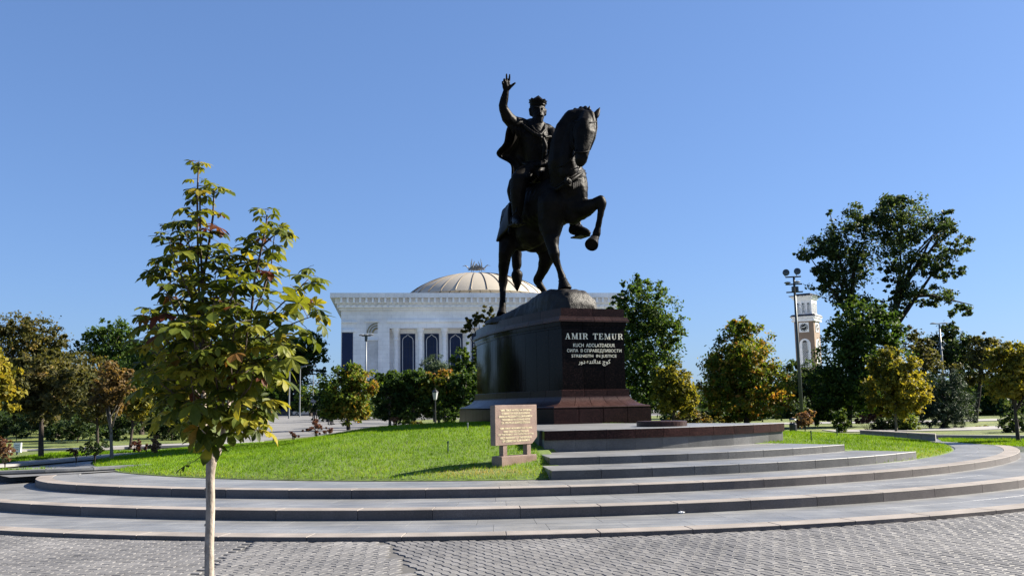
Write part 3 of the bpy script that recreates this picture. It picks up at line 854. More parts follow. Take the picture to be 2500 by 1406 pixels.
# right fore, planted
h.chain([(1352, 500, -0.25, 44), (1345, 545, -0.35, 33), (1346, 575, -0.3, 22), (1349, 600, -0.18, 16), (1354, 620, -0.05, 14), (1356, 632, -0.05, 11), (1363, 650, -0.05, 8.2), (1368, 664, -0.02, 8.2), (1371.5, 675, 0.0, 10.5), (1375, 687, 0.06, 9.5)])
# left fore, lifted
h.chain([(1398, 500, 0.05, 40), (1415, 510, 0.3, 30), (1432, 508, 0.6, 22), (1450, 499, 0.9, 15), (1466, 489, 1.1, 13), (1470, 497, 1.12, 12.5), (1468, 512, 1.1, 9.5), (1464, 535, 1.04, 8), (1460, 556, 0.98, 8.2), (1456.5, 569, 0.94, 11), (1453, 580, 0.88, 9)])
# tail
h.chain([(1243, 556, -4.05, 18), (1254, 590, -4.25, 15), (1261, 620, -4.3, 13.5), (1261.5, 645, -4.3, 13), (1261, 655, -4.3, 9.5), (1261, 664, -4.3, 9), (1262, 672, -4.3, 15), (1262.5, 684, -4.3, 12.5), (1263, 700, -4.3, 6), (1263, 712, -4.3, 1.5)])
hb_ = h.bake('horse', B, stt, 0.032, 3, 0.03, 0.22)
def hoof(p0, p1, r0, r1):
    a, b = J(*p0), J(*p1); ax = (b - a); ln = ax.length; a_, b_ = rm(a, r0), rm(b, r1)
    m = MB(); m.lathe(a, [(a_ * 0.8, -0.05), (a_ * 1.05, 0.0), (a_ * 1.02, ln * 0.15), (b_ * 0.97, ln * 0.85), (b_, ln), (b_ * 0.78, ln * 1.01), (b_ * 0.72, ln * 0.96), (0.0, ln * 0.95)], 22, axis=ax)
    m.build('hoof', B, stt)
hoof((1452, 581, 0.88), (1444, 598, 1.15), 10.5, 17)
hoof((1374, 684, 0.06), (1379, 706, 0.14), 11, 17.5)
hoof((1226.5, 753, -3.7), (1225, 769, -3.58), 9, 13)
hoof((1339, 724, -3.5), (1344, 741, -3.38), 9, 13.5)
def ear(base, tip, rb, name='ear'):
    a, b = J(*base), J(*tip); r_ = rm(a, rb); m = MB()
    m.lathe(a, [(r_ * 0.7, -0.05), (r_, 0.06), (r_ * 0.95, (b - a).length * 0.35), (r_ * 0.55, (b - a).length * 0.7), (0.0, (b - a).length)], 12, axis=(b - a), sy=0.55)
    m.build(name, B, stt, smooth=True)
ear((1434, 282, 0.78), (1439.5, 258, 0.72), 7.5); ear((1452, 287, 0.95), (1465, 262, 0.9), 8.5)
# mane: overlapping locks along the crest and forelock
mn = Clay()
crest = [(1347, 392), (1350, 372), (1351, 352), (1354, 334), (1359, 317), (1366, 301), (1375, 287), (1386, 276), (1399, 269), (1413, 265), (1424, 264)]
for i, (a, b) in enumerate(crest):
    u = -0.35 + 0.085 * i
    mn.chain([(a + 3, b + 4, u, 6.5), (a + 1, b + 14, u + 0.12, 5.5), (a + 7, b + 27, u + 0.3, 3)])
    mn.chain([(a + 5, b, u, 6), (a + 14, b + 16, u + 0.35, 4), (a + 18, b + 30, u + 0.45, 2)])
mn.chain([(1440, 272, 0.8, 6), (1446, 286, 1.0, 5.5), (1449, 300, 1.1, 3)])
mn.bake('mane', B, stt, 0.028, 1)
# ---- rider
r = Clay()
r.chain([(1308, 418, -1.9, 31), (1309, 395, -1.86, 27), (1306, 365, -1.84, 34), (1303, 340, -1.85, 39), (1305, 320, -1.9, 34)])
r.chain([(1270, 305, -1.92, 15), (1290, 308, -1.93, 17), (1312, 312, -1.95, 17), (1335, 318, -1.95, 17), (1347, 326, -1.95, 16)])
r.chain([(1311, 306, -1.86, 12), (1312, 288, -1.82, 10.5)])
r.chain([(1313, 274, -1.82, 20), (1312, 262, -1.9, 20.5)])
r.chain([(1315, 283, -1.68, 15), (1316, 291, -1.60, 11.5), (1318, 298, -1.54, 6.5)])
r.chain([(1317.5, 266, -1.42, 3), (1318.5, 275, -1.33, 3.4)])
r.chain([(1305, 262, -1.50, 3), (1316, 263, -1.44, 3), (1325, 264, -1.50, 3)])
r.chain([(1312, 281, -1.42, 2.6), (1318, 280, -1.38, 2.8), (1325, 282, -1.44, 2.4)])
r.chain([(1296, 268, -1.9, 6), (1297, 280, -1.9, 5)]); r.chain([(1330, 270, -1.9, 5.5), (1330, 280, -1.88, 4.5)])
# raised arm and hand
r.chain([(1274, 306, -1.9, 19), (1252, 300, -1.8, 18), (1240, 288, -1.7, 16.5), (1230, 268, -1.6, 12.5), (1228, 258, -1.56, 11.5), (1231, 244, -1.5, 11), (1234, 230, -1.44, 9), (1236, 222, -1.42, 7.5)])
r.chain([(1222, 259, -1.6, 5), (1228, 268, -1.6, 9)])
r.chain([(1236, 220, -1.41, 7.6), (1234, 211, -1.38, 8.5), (1233, 203, -1.36, 8)])
r.chain([(1240, 212, -1.38, 6.5), (1240, 203, -1.35, 6)])
r.chain([(1242.5, 201, -1.34, 3.1), (1243.8, 191, -1.31, 2.8), (1244.6, 183, -1.28, 2.3)])
r.chain([(1236.5, 200, -1.34, 3.2), (1236.8, 190, -1.31, 2.9), (1236.8, 182, -1.28, 2.3)])
r.chain([(1231, 201, -1.33, 3.2), (1231, 194, -1.26, 3.0), (1232.5, 196, -1.15, 2.6)])
r.chain([(1227.5, 206, -1.33, 3.0), (1226.8, 201, -1.26, 2.8), (1228.5, 203, -1.17, 2.4)])
r.chain([(1242, 217, -1.35, 4.4), (1249, 210, -1.28, 3.7), (1254, 206, -1.24, 3.3), (1258, 203, -1.22, 2.4)])
# hanging sleeve folds
for k, (a, b) in enumerate(((1246, 305), (1256, 310), (1266, 315), (1276, 320))):
    r.chain([(a, b - 14, -1.72, 5), (a + 2, b + 4, -1.7, 5), (a + 7, b + 22, -1.75, 2.5)])
# rein arm
r.chain([(1345, 326, -1.9, 17), (1352, 352, -1.5, 13), (1347, 380, -1.15, 11.5), (1330, 399, -0.95, 8.5), (1324, 402, -0.9, 7.5)])
for k in range(4):
    r.chain([(1320 + 3.5 * k, 397, -0.82, 2.6), (1321 + 3.5 * k, 404, -0.74, 2.6), (1323 + 3.3 * k, 408, -0.84, 2.3)])
r.chain([(1333, 396, -0.85, 3), (1329, 391, -0.78, 2.4)])
# legs with boots
r.chain([(1298, 420, -1.95, 27), (1280, 428, -1.5, 25), (1268, 440, -1.2, 23), (1265, 462, -1.25, 21), (1264, 490, -1.35, 18), (1263, 515, -1.45, 14), (1261, 530, -1.48, 11.5), (1262, 538, -1.42, 11)])
r.chain([(1258, 538, -1.6, 9.5), (1261, 541, -1.25, 9.5), (1264, 544, -0.9, 7.5), (1265, 546, -0.75, 5)])
r.chain([(1330, 428, -1.95, 27), (1366, 452, -1.45, 24), (1390, 472, -1.3, 20), (1402, 512, -1.45, 17), (1404, 545, -1.5, 15), (1404, 556, -1.48, 14)])
r.chain([(1400, 561, -1.55, 13), (1414, 564, -1.2, 14.5), (1428, 567, -0.9, 11.5), (1435, 569, -0.78, 8)])
# tunic skirt over the thighs
r.chain([(1312, 412, -1.55, 20), (1292, 416, -1.4, 18), (1276, 422, -1.35, 12)])
r.chain([(1312, 414, -1.5, 18), (1315, 426, -1.2, 9), (1316, 431, -1.1, 3)])
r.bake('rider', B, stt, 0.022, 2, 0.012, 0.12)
# crown
cw = MB()
hc = J(1312.5, 258, -1.86)
tilt_ax = Vector((0.10, -0.10, 1)).normalized()
def crown_ring(z, rr, k, n=40): 
    q = Vector((0, 0, 1)).rotation_difference(tilt_ax)
    a = 2 * math.pi * k / n
    return hc + q @ Vector((rr * math.cos(a), rr * math.sin(a) * 1.05, z))
n = 40
prof = [(-0.04, 0.262), (0.02, 0.285), (0.045, 0.275), (0.11, 0.305)]
vs = [crown_ring(z, rr, k) for z, rr in prof for k in range(n)]
peaks = []
for k in range(n):
    hgt_ = 0.15 + 0.05 * abs(math.cos(math.pi * k / 5)) ** 2
    peaks.append(crown_ring(hgt_, 0.318 + 0.012 * (k % 5 == 0), k))
inner = [crown_ring(0.16, 0.26, k) for k in range(n)]
top = [crown_ring(0.27, 0.12, k) for k in range(n)]
vs = vs + peaks + inner + top + [crown_ring(0.36, 0.0, 0)]
fs = []
for ri in range(6):
    for k in range(n):
        k2 = (k + 1) % n
        fs.append((ri * n + k, ri * n + k2, (ri + 1) * n + k2, (ri + 1) * n + k))
for k in range(n): fs.append((6 * n + k, 6 * n + (k + 1) % n, 7 * n))
cw.add(vs, fs)
for k in range(0, n, 5):
    p = crown_ring(0.075, 0.295, k)
    cw.lathe(p, [(0.0, -0.02), (0.026, -0.008), (0.03, 0.0), (0.02, 0.02), (0.0, 0.028)], 8, axis=(p - hc))
cw.build('crown', B, stt)
# collar, belt, medallion chain on the chest
cl = Clay()
cl.chain([(1296, 306, -1.62, 4), (1304, 318, -1.35, 4), (1318, 330, -1.2, 4), (1329, 318, -1.35, 4), (1330, 303, -1.6, 4)])
cl.chain([(1270, 300, -1.7, 4), (1284, 312, -1.42, 4.5), (1304, 326, -1.18, 5), (1324, 336, -1.08, 5), (1344, 334, -1.2, 4)])
for k in range(5):
    a = k * 2 * math.pi / 5
    cl.chain([(1325 + 5.5 * math.cos(a), 333 + 5.5 * math.sin(a), -1.03, 3.2)] * 2)
cl.chain([(1327, 342, -1.05, 5), (1331, 356, -1.05, 6.5), (1329, 372, -1.1, 6.5), (1327, 390, -1.2, 5)])
cl.bake('robe_trim', B, stt, 0.022, 1, 0.03, 0.08)
bl = MB()
def jl(lst): return [J(a, b, u) for a, b, u in lst]
bl.tube(jl([(1278, 398, -1.75), (1288, 402, -1.4), (1308, 405, -1.2), (1328, 402, -1.35), (1338, 396, -1.7)]), 0.055, 10)
bl.build('belt', B, stt, smooth=True)
# cloak flying out behind, with folds and real thickness
ck_rows = [([(1246, 300), (1350, 316)], -2.12), ([(1237, 318), (1356, 332)], -2.25), ([(1235, 338), (1356, 350)], -2.4), ([(1232, 356), (1352, 366)], -2.5), ([(1203, 377), (1348, 384)], -2.62), ([(1236, 391), (1344, 402)], -2.68), ([(1251, 400), (1340, 414)], -2.72), ([(1251, 420), (1336, 428)], -2.78), ([(1250, 440), (1332, 446)], -2.85), ([(1243, 458), (1330, 462)], -2.95)]
nc = 22
vs, fs = [], []
for ri, (ends, u) in enumerate(ck_rows):
    (xa, ya), (xb, yb) = ends
    for k in range(nc):
        t = k / (nc - 1)
        dep = u - 0.32 * math.sin(t * math.pi) + 0.09 * math.sin(t * 19 + ri * 0.35) * (0.25 + 0.085 * ri) + (0.42 * max(0, 1 - t * 5) * (1 if ri < 4 else 0.2))
        vs.append(J(xa + (xb - xa) * t, ya + (yb - ya) * t + (2 * math.sin(t * 15)), dep))
for ri in range(len(ck_rows) - 1):
    for k in range(nc - 1):
        fs.append((ri * nc + k, ri * nc + k + 1, (ri + 1) * nc + k + 1, (ri + 1) * nc + k))
cm = MB(); cm.add(vs, fs)
co_ = cm.build('cloak', B, stt, smooth=True)
md = co_.modifiers.new('sub', 'SUBSURF'); md.levels = 1; md.render_levels = 2
md = co_.modifiers.new('thick', 'SOLIDIFY'); md.thickness = 0.07; md.offset = 0
# saddle: cantle bulge, cloth over the flank with a pointed corner
sd = Clay()
sd.chain([(1256, 446, -2.75, 15), (1253, 466, -2.8, 17), (1255, 486, -2.8, 14)])
sd.chain([(1290, 440, -2.5, 22), (1325, 448, -2.5, 22)])
sd.chain([(1328, 432, -1.35, 14), (1350, 440, -1.3, 12)])
sd.bake('saddle', B, stt, 0.035, 3)
qs = [[(1247, 492, -2.1), (1243, 500, -2.7), (1236, 512, -3.3), (1232, 522, -3.75)],
      [(1243, 512, -2.1), (1236, 522, -2.7), (1228, 536, -3.3), (1224, 546, -3.75)],
      [(1244, 534, -2.1), (1234, 545, -2.7), (1222, 560, -3.3), (1218, 572, -3.7)],
      [(1248, 552, -2.1), (1236, 566, -2.7), (1219, 580, -3.2), (1211, 597, -3.55)]]
cm = MB(); cm.add([J(*p) for row in qs for p in row], [(i * 4 + k, i * 4 + k + 1, i * 4 + 5 + k, i * 4 + 4 + k) for i in range(3) for k in range(3)])
sc_ = cm.build('saddle_cloth', B, stt, smooth=True)
md = sc_.modifiers.new('sub', 'SUBSURF'); md.levels = 1; md.render_levels = 2
md = sc_.modifiers.new('thick', 'SOLIDIFY'); md.thickness = 0.08; md.offset = 0
for p in ((1244, 556, -2.2), (1243, 562, -2.15)):
    t = MB(); a = J(*p); t.lathe((a.x, a.y, a.z - 0.12), [(0.035, 0), (0.05, 0.05), (0.025, 0.12), (0.03, 0.15), (0.01, 0.18)], 8); t.build('tassel', B, stt)
# stirrups
for (a, b, u) in ((1261, 549, -1.2), (1417, 578, -1.15)):
    c = J(a, b, u)
    m = MB(); q = HY
    m.box((c.x, c.y, c.z), (0.42, 0.62, 0.045), rot=q)
    for s in (-1, 1):
        e = c + HL * 0.2 * s
        m.tube([(e.x, e.y, e.z), (e.x, e.y, e.z + 0.2), (c.x + HL.x * 0.05 * s, c.y + HL.y * 0.05 * s, c.z + 0.42)], 0.022, 6)
    st_ = m.build('stirrup', B, stt)
    m = MB(); top = J(a + (6 if a < 1300 else -12), b - 95, u - 0.35)
    m.tube([(c.x, c.y, c.z + 0.42), top], 0.035, 6); m.build('stirrup_leather', B, stt)
# bridle
br = MB()
def loop(pts, rad): br.tube(jl(pts + [pts[0]]), rad, 8, cap=False)
loop([(1402, 366, 0.85), (1405, 371, 1.15), (1420, 373, 1.38), (1436, 370, 1.36), (1441, 364, 1.15), (1425, 362, 0.75)], 0.028)
br.tube(jl([(1404, 368, 1.0), (1398, 345, 0.95), (1397, 318, 0.85), (1408, 292, 0.75), (1424, 272, 0.7)]), 0.028, 8)
br.tube(jl([(1440, 366, 1.25), (1452, 338, 1.18), (1457, 312, 1.08), (1456, 290, 0.98)]), 0.028, 8)
br.tube(jl([(1404, 296, 0.9), (1420, 300, 1.12), (1440, 301, 1.22), (1456, 298, 1.1)]), 0.032, 8)
br.build('bridle', B, stt, smooth=True)
def disc(px, py, u, rpx, name, d=None):
    c = J(px, py, u); rr = rm(c, rpx); m = MB()
    ax = d if d else HF
    m.lathe(c, [(0.0, -0.05), (rr, -0.05), (rr, 0.02), (rr * 0.86, 0.045), (rr * 0.8, 0.015), (rr * 0.55, 0.02), (rr * 0.42, 0.06), (0.0, 0.085)], 24, axis=ax)
    return m.build(name, B, stt, smooth=False)
disc(1408, 368, 1.12, 4, 'bit_ring')
rn = MB()
rn.tube(jl([(1406, 372, 1.1), (1396, 388, 0.95), (1376, 404, 0.75), (1352, 410, 0.2), (1336, 402, -0.5), (1326, 402, -0.85)]), 0.022, 6)
rn.tube(jl([(1438, 370, 1.25), (1430, 392, 1.0), (1412, 412, 0.55), (1385, 412, -0.1), (1345, 404, -0.7), (1328, 402, -0.85)]), 0.022, 6)
rn.build('reins', B, stt, smooth=True)
# breast collar with a big medallion and hanging plates
bcpts = [(1338, 446, -1.2), (1350, 462, -0.4), (1362, 462, 0.35), (1376, 452, 0.72), (1390, 443, 0.78), (1404, 434, 0.74), (1418, 424, 0.52), (1428, 424, 0.1)]
m = MB(); m.tube(jl(bcpts), 0.06, 8); m.tube([p + Vector((0, 0, 0.1)) for p in jl(bcpts)], 0.03, 8)
m.build('breast_collar', B, stt, smooth=True)
disc(1389, 444, 0.92, 13.5, 'medallion', HF + HL * 0.35 + Vector((0, 0, 0.1)))
for k in range(7):
    t = k / 6
    a = J(1400 + 26 * t, 440 - 13 * t + 6, 0.84 - 0.35 * t)
    m = MB(); m.box((a.x, a.y, a.z - 0.09), (0.075, 0.03, 0.16), rot=HY + 0.4); m.box((a.x, a.y, a.z - 0.185), (0.04, 0.02, 0.03), rot=HY + 0.4); m.build('hanging_plate', B, stt)
# rock under the hooves
rk_st = [((1210, 780, -4.3), 0.45), ((1228, 773, -3.75), 0.55), ((1250, 768, -3.3), 0.62), ((1278, 756, -2.7), 0.66), ((1306, 739, -2.0), 0.66), ((1334, 722, -1.3), 0.66), ((1358, 709, -0.5), 0.66), ((1378, 706, 0.05), 0.66), ((1402, 708, 0.45), 0.64), ((1416, 718, 0.72), 0.58), ((1420, 738, 0.85), 0.5)]
rv, rf = [], []
sec = [(-1.0, 0.0), (-1.04, 0.35), (-0.92, 0.78), (-0.62, 1.0), (0.0, 1.03), (0.62, 0.98), (0.94, 0.74), (1.04, 0.3), (1.0, 0.0)]
ns_ = len(sec)
for (jp, wd_) in rk_st:
    c = J(*jp); hh_ = c.z - 4.45
    for l, q in sec:
        p = c + HL * l * wd_; rv.append((p.x, p.y, 4.45 + hh_ * q))
for i in range(len(rk_st) - 1):
    for k in range(ns_ - 1): rf.append((i * ns_ + k, i * ns_ + k + 1, (i + 1) * ns_ + k + 1, (i + 1) * ns_ + k))
    rf.append((i * ns_ + ns_ - 1, i * ns_, (i + 1) * ns_, (i + 1) * ns_ + ns_ - 1))
rf.append(tuple(range(ns_))[::-1]); rf.append(tuple((len(rk_st) - 1) * ns_ + k for k in range(ns_)))
rkm = MB(); rkm.add(rv, rf); rme = rkm.mesh('rock', M['rockm'])
ob = bpy.data.objects.new('tmp', rme); COL.objects.link(ob)
md = ob.modifiers.new('r', 'REMESH'); md.mode = 'VOXEL'; md.voxel_size = 0.05
md = ob.modifiers.new('s', 'SMOOTH'); md.iterations = 4; md.factor = 0.5
tx = bpy.data.textures.new('crag', 'CLOUDS'); tx.noise_scale = 0.7; tx.noise_depth = 4
md = ob.modifiers.new('d', 'DISPLACE'); md.texture = tx; md.strength = 0.16; md.mid_level = 0.5; md.texture_coords = 'GLOBAL'
dg = bpy.context.evaluated_depsgraph_get(); dg.update()
rme2 = bpy.data.meshes.new_from_object(ob.evaluated_get(dg)); bpy.data.objects.remove(ob)
for v in rme2.vertices:
    if v.co.z < 4.58: v.co.z = 4.58
rme2.materials.clear(); rme2.materials.append(M['rockm']); rme2.name = 'rock'
rme2.polygons.foreach_set('use_smooth', [True] * len(rme2.polygons))
obj('rock', rme2, stt)
# ------------------------------------------------------------------ palace behind the monument
M['marble'] = stone('pale_marble', (0.84, 0.84, 0.83), (0.88, 0.88, 0.87), (0.92, 0.92, 0.91), 0.8, 0.6, 0.0, 0.08, 0.3, raw=True)
def ashlar(m):
    n = m.node_tree; b = n.nodes['Principled BSDF']; src = b.inputs['Base Color'].links[0].from_socket
    t = n.nodes.new('ShaderNodeTexBrick'); t.inputs['Scale'].default_value = 1.0; t.inputs['Mortar Size'].default_value = 0.03
    t.inputs['Brick Width'].default_value = 1.9; t.inputs['Row Height'].default_value = 0.95
    t.inputs['Color1'].default_value = (1, 1, 1, 1); t.inputs['Color2'].default_value = (0.955, 0.955, 0.96, 1); t.inputs['Mortar'].default_value = (0.80, 0.80, 0.80, 1)
    lnk(n, coords(n, (1, 1, 1), 'Object', (math.radians(90), 0, 0)), t.inputs['Vector'])
    lnk(n, mixc(n, src, t.outputs['Color'], 1.0, 'MULTIPLY'), b.inputs['Base Color'])
ashlar(M['marble'])
M['marble_grey'] = stone('grey_marble_panel', (0.58, 0.58, 0.58), (0.62, 0.62, 0.62), (0.68, 0.68, 0.68), 0.8, 0.6, 0.0, 0.1, 0.3, raw=True)  # greyer marble tone for the niche and relief panels
M['glass'] = plain('dark_blue_glass', (0.010, 0.018, 0.058), 0.12, 0.0, 0.2, 0.3, 0.2, raw=True)
M['white'] = plain('white_paint', (0.72, 0.72, 0.72), 0.5, raw=True)
M['dome'] = plain('cream_dome_sheet', (0.78, 0.69, 0.54), 0.5, 0.1, 0.05, 0.2)
M['rib'] = plain('bronze_rib', (0.20, 0.155, 0.10), 0.5, 0.3)
M['silver'] = plain('silver_sheet', (0.45, 0.46, 0.47), 0.4, 0.7)
M['roof_dark'] = plain('dark_mullion', (0.03, 0.035, 0.06), 0.5)
M['gilt'] = plain('gilt_relief', (0.50, 0.44, 0.22), 0.4, 0.3)
BYW = math.radians(8.0)
FT = Vector((math.cos(BYW), math.sin(BYW), 0)); FN = Vector((math.sin(BYW), -math.cos(BYW), 0))
F0 = P(1165, 800, 200.0); F0.z = 0
def fsz(px, py):
    r_ = ray(px, py); o = Vector((0, 0, HC)); t = (F0 - o).dot(FN) / r_.dot(FN); p = o + r_ * t
    return (p - F0).dot(FT), p.z
def fz(py): return fsz(1165, py)[1]
def fs_(px): return fsz(px, 780)[0]
def fpt(s, o, z):
    q = F0 + FT * s + FN * o; return (q.x, q.y, z)
pal = thing('palace', 'white columned palace with tall arched blue windows and a shallow cream dome', 'palace')
def fbox(name, s0, s1, z0, z1, o0, o1, mat, parent=pal, mbk=None):
    m = mbk or MB()
    vs = [fpt(s, o, z) for z in (z0, z1) for s, o in ((s0, o1), (s1, o1), (s1, o0), (s0, o0))]
    m.add(vs, [(3, 2, 1, 0), (4, 5, 6, 7), (0, 1, 5, 4), (1, 2, 6, 5), (2, 3, 7, 6), (3, 0, 4, 7)])
    if mbk is None: return m.build(name, mat, parent)
sC = fs_(1172); sL = fs_(833); sR = 2 * sC - sL
rL = fs_(951); rR = 2 * sC - rL
zTop, zCor, zBody, zLin = fz(718), fz(729), fz(757), fz(800)
D_ = -62.0
fbox('wall', sL, rL, 0, zBody, D_, 0, M['marble']); fbox('wall', rR, sR, 0, zBody, D_, 0, M['marble'])
fbox('wall', rL, rR, zLin, zBody, D_, -0.01, M['marble']); fbox('wall', rL, rR, 0, zLin, D_, -3.2, M['marble'])
for k, (ya, yb, o) in enumerate(((757, 752, 0.5), (751.9, 742, 0.9), (741.9, 729, 1.3), (728.9, 718, 2.3))):
    fbox('cornice', sL - o, sR + o, fz(ya), fz(yb), D_ - o, o, M['marble'])
nb = 46
zz0, zz1 = fz(740.5), fz(729.3)
bm_ = MB(); bm_.box((0, 0, 0), (0.42, 0.85, zz1 - zz0), rot=BYW, top=(1, 1)); bme = bm_.mesh('bracket', M['marble'])
tm = MB(); hz = (fz(743) - fz(751)) / 2
tv = []
for o in (0.0, -0.22):
    for s, z in ((-0.75, -hz), (0.75, -hz), (0.0, hz)):
        q = FT * s - FN * o; tv.append((q.x, q.y, z))
tm.add(tv, [(0, 1, 2), (3, 5, 4), (0, 3, 4, 1), (1, 4, 5, 2), (2, 5, 3, 0)]); tme = tm.mesh('zigzag', M['marble'])
for k in range(nb):
    s = sL - 0.6 + (sR - sL + 1.2) * (k + 0.5) / nb
    o = obj('bracket', bme, pal); o.location = fpt(s, 1.72, (zz0 + zz1) / 2)
    o = obj('zigzag', tme, pal); o.location = fpt(s, 0.905, (fz(743) + fz(751)) / 2)
fbox('lintel_band', fs_(943), 2 * sC - fs_(943), fz(786), fz(780), 0, 0.35, M['marble'])
for sg in (0, 1):
    def mir(px):
        s = fs_(px); return 2 * sC - s if sg else s
    def mbox(nm, a, b, ya, yb, o0, o1, mt): fbox(nm, min(mir(a), mir(b)), max(mir(a), mir(b)), fz(ya), fz(yb), o0, o1, M[mt])
    mbox('corner_band', 833.5, 872, 787, 783, 0, 0.35, 'marble')
    mbox('corner_glass', 835, 862, 990, 810, 0, 0.12, 'glass')
    mbox('corner_glass_cap', 833.5, 866, 809, 803, 0, 0.4, 'marble')
    mbox('niche_panel', 897, 923, 990, 829, 0, 0.06, 'marble_grey')
    for a, b in ((895, 897), (923, 925)): mbox('niche_frame', a, b, 990, 826, 0, 0.3, 'marble')
    mbox('niche_frame', 895, 925, 828.8, 826, 0, 0.32, 'marble')
    mbox('relief_panel', 894, 922, 812, 787, 0, 0.05, 'marble_grey')
    mbox('relief_frame', 890, 926, 785, 782, 0, 0.4, 'marble')
    c = mir(922); zc = fz(811)
    for rr in (1.0, 1.6, 2.1):
        pts = [fpt(c + (1 if sg else -1) * rr * 1.05 * math.cos(a), 0.12, zc + rr * math.sin(a)) for a in [i * math.pi / 2 / 10 for i in range(11)]]
        m = MB(); m.tube(pts, 0.12 if rr > 1 else 0.2, 6); m.build('relief_arc', M['gilt'], pal)
sp = fs_(1055) - fs_(996)
for k in range(7):
    sc = sC + (k - 3) * sp
    w = (fs_(1014.5) - fs_(978)) / 2
    wn = fbox('window', sc - w, sc + w, 2.0, fz(811), -3.2, -3.05, M['glass'])
    # pale pointed-arch moulding on the glass, mullions behind it
    aw = w * 0.72; z0, zs, za = 2.0, fz(829), fz(817)
    pts = [(sc - aw, z0), (sc - aw, zs)] + [(sc - aw * math.cos(t * math.pi / 2) , zs + (za - zs) * math.sin(t * math.pi / 2) ** 0.8) for t in (0.25, 0.5, 0.75)] + [(sc, za + 0.35)] + [(sc + aw * math.cos(t * math.pi / 2), zs + (za - zs) * math.sin(t * math.pi / 2) ** 0.8) for t in (0.75, 0.5, 0.25)] + [(sc + aw, zs), (sc + aw, z0)]
    m = MB(); m.tube([fpt(s, -2.98, z) for s, z in pts], 0.075, 6); m.build('arch_frame', M['white'], wn)
    m = MB()
    for t in (-0.33, 0.33): m.tube([fpt(sc + aw * t, -3.04, 2), fpt(sc + aw * t, -3.04, zs)], 0.03, 4)
    for z in np.arange(4, zs, 2.2): m.tube([fpt(sc - aw, -3.04, z), fpt(sc + aw, -3.04, z)], 0.03, 4)
    m.build('mullion', M['roof_dark'], wn)
for k in range(8):
    sc = sC + (k - 3.5) * sp
    m = MB(); q = fpt(sc, -1.0, 0)
    zl, zc0 = zLin, fz(824)
    m.lathe(q, [(0.75, 0), (0.75, 1.2), (0.5, 1.4), (0.44, zc0 - 0.4), (0.55, zc0 - 0.3), (0.55, zc0), (0.44, zc0 + 0.1), (0.58, zc0 + 1.0), (0.85, zl - 0.5), (0.92, zl - 0.01)], 16)
    m.build('column', M['marble'], pal, smooth=False)
# dome with ribs
dc = P(1164, 716, 232.0)
dr = 161 * 232 / F
z_ap = P(1164, 669.5, 232).z
capR = (dr * 1.02) ** 2 / (2 * (z_ap - dc.z)) + (z_ap - dc.z) / 2
def dpt(th, a, ex=0.0):
    rr = capR + ex
    # flattened crown, rounder shoulder
    x = (dr * 1.24 + ex) * math.sin(th); z = z_ap + ex - (116 * 232 / F) * (1 - math.cos(th))
    return (dc.x + x * math.cos(a), dc.y + x * math.sin(a), z)
NTH, NPH = 16, 72
vs = [dpt(1.08 * i / NTH, 2 * math.pi * k / NPH) for i in range(1, NTH + 1) for k in range(NPH)] + [dpt(0, 0)]
fs = [(i * NPH + k, (i + 1) * NPH + k, (i + 1) * NPH + (k + 1) % NPH, i * NPH + (k + 1) % NPH) for i in range(NTH - 1) for k in range(NPH)] + [(k, (k + 1) % NPH, NTH * NPH) for k in range(NPH)]
m = MB(); m.add(vs, [f[::-1] for f in fs]); dome = m.build('dome', M['dome'], pal, smooth=True)
for k in range(30):
    a = 2 * math.pi * (k + 0.35) / 30
    m = MB(); m.tube([dpt(1.06 * i / 14, a, 0.02) for i in range(1, 15)], 0.14, 5); m.build('rib', M['rib'], dome)
m = MB(); m.lathe((dc.x, dc.y, zTop - 2.5), [(dr * 1.12, 0), (dr * 1.12, 1.0), (dr * 1.08, 1.1)], 60); m.build('drum', M['marble'], pal)
# storks on the dome
def stork(cx, cz, s, flip, name_par):
    m = MB(); by = dc.y
    def q(x, z, y=0): return (cx + flip * x * s, by + y * s, cz + z * s)
    m.tube([q(-1.0, 0.9), q(-0.6, 1.15), q(0, 1.3), q(0.5, 1.25), q(0.85, 1.0)], [0.12, 0.42, 0.5, 0.38, 0.14], 8)
    m.tube([q(0.6, 1.2), q(1.0, 1.45), q(1.25, 1.8), q(1.6, 1.95)], [0.2, 0.16, 0.12, 0.16], 6)
    m.tube([q(1.65, 1.95), q(2.15, 1.72)], [0.09, 0.02], 5)
    m.tube([q(-0.1, 0.9, 0.15), q(-0.05, 0.0, 0.15)], [0.09, 0.05], 5)
    m.tube([q(0.25, 0.9, -0.15), q(0.3, 0.0, -0.15)], [0.09, 0.05], 5)
    for yy in (0.35, -0.35):
        for j in range(6):
            m.tube([q(0.35 - 0.2 * j, 1.45, yy * 0.6), q(0.25 - 0.42 * j, 2.3 - 0.22 * j, yy * 1.2), q(0.1 - 0.55 * j, 3.3 - 0.48 * j, yy * 1.6)], [0.16, 0.15, 0.03], 5)
    return m.build('stork', M['silver'], name_par)
bs = thing('stork_sculpture', 'pair of silver storks standing on top of the dome', 'sculpture')
stork(dc.x - 1.0, z_ap - 0.1, 1.25, -1, bs); stork(dc.x + 1.0, z_ap - 0.1, 1.25, 1, bs)

